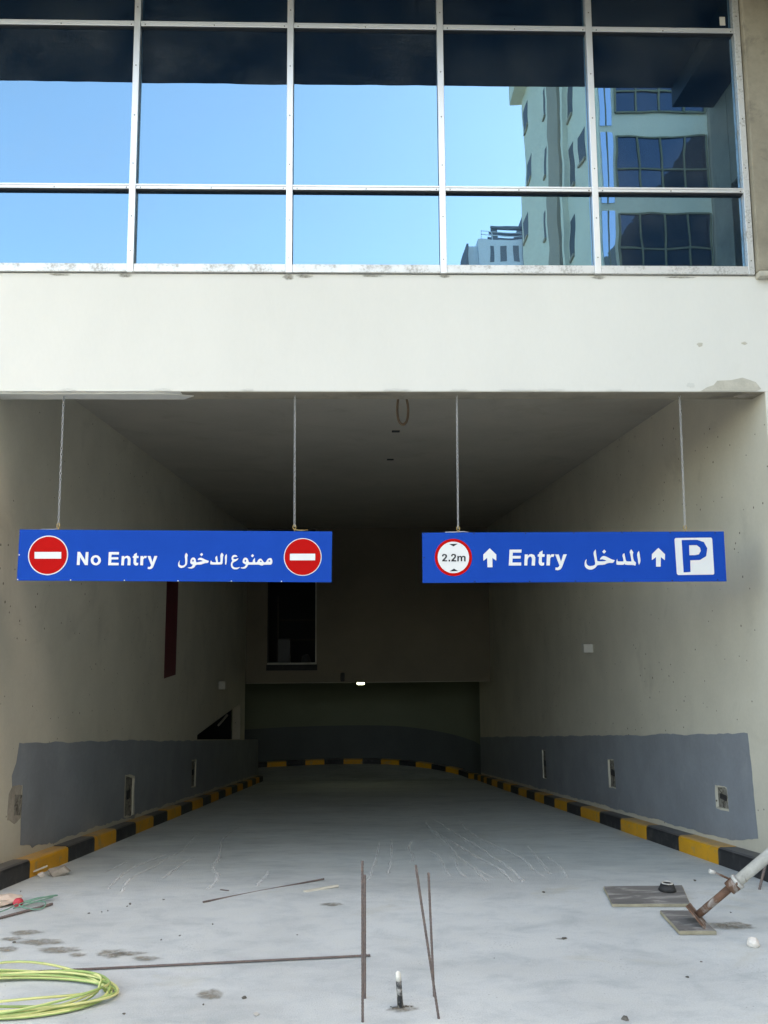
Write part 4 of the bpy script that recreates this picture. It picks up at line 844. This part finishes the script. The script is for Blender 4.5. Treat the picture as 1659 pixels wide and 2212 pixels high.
# pipe stub with plaster cap
e = empty('pipe_stub', (.19, -1.773, 0)); tag(e, 'black tarred pipe stub with white plaster cap in the concrete', 'pipe stub')
bm = bmesh.new(); add_tube(bm, [(0, 0, -.02), (-.004, 0, .05), (-.009, 0, .128)], [.0155, .0145, .0142], 14); from_bm('pipe', bm, M['stub_black'], e)
bm = bmesh.new(); add_tube(bm, [(-.009, 0, .126), (-.010, 0, .150), (-.012, 0, .165), (-.010, .002, .172)], [.0135, .0138, .0125, .006], 12); from_bm('cap', bm, M['white_cap'], e)
bm = bmesh.new()
for k in range(18):
    t = rnd.uniform(0, 6.28); d_ = rnd.uniform(.012, .045); x, y, s_ = d_*math.cos(t)*1.4, d_*math.sin(t)*.6, rnd.uniform(.003, .008)
    add_box(bm, x-s_, x+s_, y-s_*.7, y+s_*.7, 0, s_*.7)
o = from_bm('mortar_crumbs', bm, M['pebble'], e); o['kind'] = 'stuff'
# plywood offcuts
def board(pts, th, z, label):
    cx, cy = sum(p[0] for p in pts)/4, sum(p[1] for p in pts)/4
    e = empty('plywood_board', (cx, cy, z)); tag(e, label, 'board')
    def ins(p, d_): 
        v = Vector((p[0]-cx, p[1]-cy)); return (v.x*(1-d_/v.length), v.y*(1-d_/v.length))
    q = [ins(p, 0) for p in pts]
    bm = bmesh.new(); plate(bm, ragged(q+[q[0]], .0015, .05, int(cx*100)), [], lambda u, v, w: (u, v, th-.002-w), th-.003); from_bm('core', bm, M['timber_edge'], e)
    bm = bmesh.new(); q = [ins(p, .004) for p in pts]; plate(bm, ragged(q+[q[0]], .002, .04, int(cx*77)), [], lambda u, v, w: (u, v, th-w), .002); from_bm('face_sheet', bm, M['timber'], e)
    return e
board([(1.708, -.058), (2.27, -.061), (2.181, -.439), (1.662, -.414)], .020, .003, 'larger plywood offcut carrying a dark rubber ring')
board([(1.933, -.559), (2.148, -.569), (2.149, -.922), (1.924, -.912)], .024, .003, 'smaller plywood offcut under the prop\'s base plate')
e = empty('rubber_ring', (2.125, -.17, .0235)); tag(e, 'black ring with pale rim lying on the larger plywood board', 'ring')
bm = bmesh.new(); add_tube(bm, [(0, 0, 0), (0, 0, .005), (.005, .01, .036), (.005, .01, .045)], [.060, .060, .046, .043], 24); from_bm('body', bm, M['tar'], e)
bm = bmesh.new(); add_tube(bm, [(.005+.036*math.cos(t), .01+.036*math.sin(t), .046) for t in [2*math.pi*k/24 for k in range(24)]], .006, 6, close=True); from_bm('rim', bm, M['paint_tube'], e)
# steel prop
P0 = Vector((2.085, -.80, .075)); P1 = Vector((2.480, -.95, .467)); dr = (P1-P0).normalized()
e = empty('steel_prop', P0); tag(e, 'mortar-splashed adjustable steel prop leaning out of frame at right', 'prop')
Lp = 3.62*(P1-P0).length
def pr(name, s0, s1, r0, r1, mat, seg=20):
    bm = bmesh.new(); add_tube(bm, [dr*s0, dr*(s0+(s1-s0)*.5), dr*s1], [r0, (r0+r1)/2, r1], seg); return from_bm(name, bm, mat, e)
pr('inner_tube', .004, .32, .0225, .0225, M['rust_tube'])
pr('outer_tube', .30, Lp, .0335, .0335, M['paint_tube'])
pr('collar', .262, .325, .040, .043, M['rust_tube'])
pr('collar_ring', .318, .338, .0465, .0465, M['paint_tube'])
sx = dr.cross(Vector((.36, .9, -.3))).normalized(); sy = dr.cross(sx)
bm = bmesh.new()
hx = .078
for w in (0, .008):
    pass
vs8 = [bm.verts.new(dr*(-w)+sx*a*hx+sy*b_*hx) for w in (0, .008) for a, b_ in ((-1, -1), (1, -1), (1, 1), (-1, 1))]
for f in ((0, 1, 2, 3), (7, 6, 5, 4), (0, 4, 5, 1), (1, 5, 6, 2), (2, 6, 7, 3), (3, 7, 4, 0)): bm.faces.new([vs8[i] for i in f])
from_bm('base_plate', bm, M['rust_tube'], e)
ca = dr*.30
hd_ = Vector((-.10, .015, .045))
bm = bmesh.new(); add_tube(bm, [ca+Vector((-.02, 0, .03)), ca+hd_*.75+Vector((0, 0, .02)), ca+hd_*1.1+Vector((0, 0, .018))], .0065, 8); from_bm('handle', bm, M['rust_tube'], e)
bm = bmesh.new(); add_tube(bm, [ca+hd_*1.08+Vector((0, 0, .018)), ca+hd_*1.42+Vector((0, 0, .012))], [.0125, .0135], 8); from_bm('handle_grip', bm, M['paint_tube'], e)
bm = bmesh.new(); add_tube(bm, [ca+Vector((0, -.05, .02)), ca+Vector((0, .05, .02))], .009, 8); from_bm('pin', bm, M['rust_tube'], e)
# stones and rubble
def rock(name, x, y, sx_, sy_, sz_, mat, label, cat, seed, group=None, n=18):
    z = zr(y) if XL < x < XR else 0
    bm = rock_bm(random.Random(seed), sx_, sy_, sz_, n)
    o = from_bm(name, bm, mat, None, loc=(x, y, z+sz_*.55)); o.rotation_euler.z = seed; tag(o, label, cat, group); return o
rock('stone', 2.29, -1.10, .040, .034, .036, M['stone'], 'white stone on the apron in front of the steel prop', 'stone', 31, n=60)
rock('rubble_lump', -2.46, .93, .115, .10, .055, M['rubble'], 'flat lump of broken mortar beside the left kerb', 'rubble', 11, n=14)
rock('stone', -2.57, .86, .035, .03, .026, M['stone'], 'small pale stone next to the mortar lump at the left kerb', 'stone', 13)
o = box('wood_splinter', -.09, .09, -.008, .008, -.004, .004, M['splinter']); o.location = (-2.63, .90, zr(.9)+.045); o.rotation_euler = (.1, -.25, .5); tag(o, 'thin pale splinter resting against the left kerb', 'splinter')
o = box('wood_stick', -.135, .135, -.011, .011, -.007, .007, M['splinter'], None, .002); o.location = (-.295, .09, zr(.09)+.008); o.rotation_euler.z = .48; tag(o, 'pale wooden stick near the slanting rebar', 'stick')
pb = [(-1.579, -.201, .014, 'dark crumb left of the slanting rebar'), (-1.585, -.246, .009, None), (-1.802, -.37, .010, None), (-1.725, -.347, .008, None), (-1.691, -.326, .008, None), (-2.094, -.845, .013, 'dark crumb among the mortar smears at left'), (-2.468, .187, .010, None), (-1.177, -1.783, .010, 'dark crumb right of the cable coil'), (-.606, -1.639, .016, None), (-.803, -1.702, .009, None), (-1.371, -.115, .010, None), (-1.117, -.783, .008, None), (-1.217, -.844, .008, None), (1.267, -1.943, .022, 'dark pebble at the bottom edge, right of the rebar pairs'), (1.214, -.937, .018, 'dark flake on the apron in front of the boards'), (2.46, .188, .017, 'dark pebble beyond the steel prop'), (1.271, -.089, .015, None), (1.744, -1.496, .012, None), (2.274, -.777, .008, None), (-.95, -.6, .008, None), (1.9, -1.3, .008, None), (.75, -1.2, .007, None), (2.4, -.55, .008, None), (-.4, -.8, .007, None)]
for i, (x, y, s_, lab) in enumerate(pb):
    rock('pebble', x, y, s_*1.2, s_*.8, s_*.55, M['pebble'], lab or 'tiny dark crumb of grit on the pale apron', 'pebble', 200+i, 'crumbs scattered on the apron', 12)
o = box('nail', -.035, .035, -.004, .004, -.003, .003, M['rust']); o.location = (-.989, .11, zr(.11)+.004); o.rotation_euler.z = -.4; tag(o, 'short rusty nail left of the slanting rebar', 'nail')
o = box('paper_scrap', -.014, .014, -.01, .01, -.001, .002, M['plastic']); o.location = (-.522, -1.821, .006); o.rotation_euler = (.3, .1, .9); tag(o, 'tiny white scrap near the bottom of the apron', 'scrap')
# green and yellow cable coil
e = empty('cable_coil', (-1.80, -1.585, 0)); tag(e, 'coil of green and yellow earth cable at the lower left', 'cable coil')
q = random.Random(17); bm = bmesh.new(); pts = []
loops = 9
for L_ in range(loops):
    rx, ry = .455+q.uniform(-.035, .075), .215+q.uniform(-.03, .04)
    cx, cy, ph = q.uniform(-.03, .025), q.uniform(-.02, .02), q.uniform(0, 6.28)
    for k in range(40):
        t = 2*math.pi*k/40
        pts.append((rx, ry, cx, cy, L_, t, ph))
sm = []
n = len(pts); win = 12
for i in range(n):
    w = [pts[max(0, min(n-1, i+j))] for j in range(-win, win+1)]
    av = [sum(p[c_] for p in w)/len(w) for c_ in range(4)]
    L_, t, ph = pts[i][4:]
    sm.append(Vector((av[2]+av[0]*math.cos(t), av[3]+av[1]*math.sin(t), .010+.0085*L_*(.55+.45*math.sin(t*2+L_*1.3))+.004)))
add_tube(bm, sm, .0064, 10, mats=lambda i, k: 1 if (k+i//7) % 10 < 5 else 0)
me = bpy.data.meshes.new('cable'); bmesh.ops.recalc_face_normals(bm, faces=bm.faces); bm.to_mesh(me); bm.free()
me.materials.append(M['cable_green']); me.materials.append(M['cable_yellow'])
link('cable', me, None, e)
# cord tangle, red cap, paper at the left edge
e = empty('cord_tangle', (-2.22, -.25, 0)); tag(e, 'thin green cord tangled over the rebar at the left edge', 'cord')
P = [(-.45, -.36, .02), (-.16, -.12, .022), (-.09, .02, .03), (.06, .15, .03), (.10, .19, .02), (.03, .10, .035), (-.08, -.01, .03), (.02, -.06, .015), (.085, -.03, .012), (.06, .06, .022), (-.05, .03, .032), (.0, .12, .03), (.08, .16, .02), (.02, .05, .03), (-.1, -.06, .02)]
tube_obj('cord', [Vector(p)+Vector(e.location) for p in catmull(P, 8)], .0045, M['green_rope'], e, 6)
bm = bmesh.new(); bmesh.ops.create_icosphere(bm, subdivisions=2, radius=1)
for v in bm.verts: v.co = Vector((v.co.x*.036, v.co.y*.03, v.co.z*.03))*(1+rnd.uniform(-.08, .08))
o = from_bm('plastic_cap', bm, M['red_plastic'], None, True, (-2.325, -.22, .030)); tag(o, 'crumpled red plastic cap beside the tangled green cord', 'cap')
bm = bmesh.new(); bmesh.ops.create_icosphere(bm, subdivisions=3, radius=1)
q = random.Random(8)
for v in bm.verts: v.co = Vector((v.co.x*.15, v.co.y*.07, v.co.z*.035))*(1+q.uniform(-.10, .10))
o = from_bm('paper_bag', bm, M['paper'], None, False, (-2.47, -.19, .035)); o.rotation_euler.z = .35; tag(o, 'crushed tan paper bag cut by the left edge', 'paper bag')

# ------------------------------------------------------------------ across the street: what the glazing mirrors
FY, SX = -26.0, 9.9
bb = empty('apartment_block', (SX, FY, 0)); tag(bb, 'cream block with dark blue strip windows mirrored in the right panes', 'apartment block')
box('wall', SX, 52, -41.4, FY, -.2, 33.2, M['opp_wall'], bb)
box('added_street_row', -70, SX-.02, -44, -32, -.2, 6, M['opp_wall'], bb)  # low street buildings out of view, added to darken the deep ramp
box('cornice', SX-.75, 52, -42.0, FY+.6, 33.2, 35.0, M['opp_wall'], bb)
def kx(y, z): return (6.2+y)*1.435-6.2, (z-1.96)*1.435+1.96
def side_box(name, ya, yb, za, zb, proud, mat):
    return box(name, SX-proud if proud > 0 else SX-.01, SX+.05, -yb, -ya, za, zb, mat, bb)
for j in range(-3, 4):
    dz = 3.4*j
    def sb(ya, yb, za, zb):
        o = side_box('window', ya, yb, za+dz, zb+dz, 0.012, M['opp_dark'])
        box('sill', SX-.10, SX-.013, -yb, -ya, za+dz-.12, za+dz-.002, M['opp_pil'], o)
    sb(35.45, 35.85, 25.0, 26.6)
    sb(33.9, 34.6, 24.0, 26.4)
    sb(29.9, 30.7, 21.6, 23.6)
    if j % 2 == 0: sb(28.2, 29.2, 21.9, 23.3)
    sb(39.6, 41.0, 27.2, 28.6)
box('pilaster', SX-.35, SX-.001, -33.6, -31.5, 0, 33.2, M['opp_pil'], bb)
box('pilaster', SX-.25, SX-.001, -30.9, -31.3, 0, 33.2, M['opp_wall'], bb)
# front: strip windows of four lights between cream bands, blue corner light, pier
for j in range(-5, 4):
    zt = 21.55+3.4*j
    o = box('window', 10.6, 14.35, FY+.002, FY+.03, zt-2.35, zt, M['opp_glass'], bb)
    for x in (10.6, 11.5, 12.45, 13.45, 14.35): box('frame', x-.035, x+.035, FY+.031, FY+.09, zt-2.35, zt, M['opp_frame'], o)
    for z in (zt, zt-1.45, zt-2.35): box('frame', 10.64, 14.31, FY+.031, FY+.08, z-.035, z+.035, M['opp_frame'], o)
    o = box('window', 9.95, 10.45, FY+.002, FY+.03, zt-2.9, zt+.15, M['opp_corner'], bb)
    box('frame', 10.18, 10.22, FY+.031, FY+.07, zt-2.9, zt+.15, M['opp_frame'], o)
    o = box('window', 15.35, 18.8, FY+.002, FY+.03, zt-2.35, zt, M['opp_glass'], bb)
    for x in (15.4, 16.3, 17.2): box('frame', x-.035, x+.035, FY+.031, FY+.09, zt-2.35, zt, M['opp_frame'], o)
box('pier', 14.45, 15.3, FY+.002, FY+.45, 0, 33.2, M['opp_pil'], bb)
# distant tower
tt = empty('tower', (21, -120, 0)); tag(tt, 'distant pale tower with roof pergola, mirrored low in the glazing', 'tower')
box('wall', 17.9, 25.3, -132, -120, -.2, 61.1, M['tower_wall'], tt)
box('stair_core', 24.9, 27.2, -130, -119.6, -.2, 65.1, M['tower_dark'], tt)
box('side_mass', 16.5, 17.9, -128, -121, -.2, 60.3, M['tower_wall'], tt)
box('side_fin', 16.2, 16.49, -128, -120.6, -.2, 60.6, M['tower_dark'], tt)
for x0, x1 in ((19.55, 20.2), (21.2, 22.2), (23.3, 24.3)):
    for z0 in (57.2, 52.5, 47.8): box('window', x0, x1, -120, -119.95, z0, z0+2.9, M['tower_dark'], tt)
box('pergola_beam', 20.0, 25.0, -120.6, -120.0, 63.0, 63.5, M['tower_dark'], tt)
box('pergola_beam', 20.0, 25.0, -128.6, -128.0, 63.0, 63.5, M['tower_dark'], tt)
for y in (-120.5, -128.5): box('pergola_post', 20.0, 20.9, y-.3, y+.3, 61.1, 63.0, M['tower_dark'], tt)
for y0 in (-122.5, -124.5, -126.5): box('pergola_slat', 20.0, 25.0, y0-.3, y0+.3, 63.1, 63.4, M['tower_dark'], tt)
for z in (61.7, 62.3): box('railing', 18.3, 25, -120.2, -120.1, z, z+.1, M['tower_wall'], tt)
for x in (18.3, 20): box('railing_post', x, x+.1, -120.2, -120.1, 61.1, 62.4, M['tower_wall'], tt)

tt.location.x += 1.3
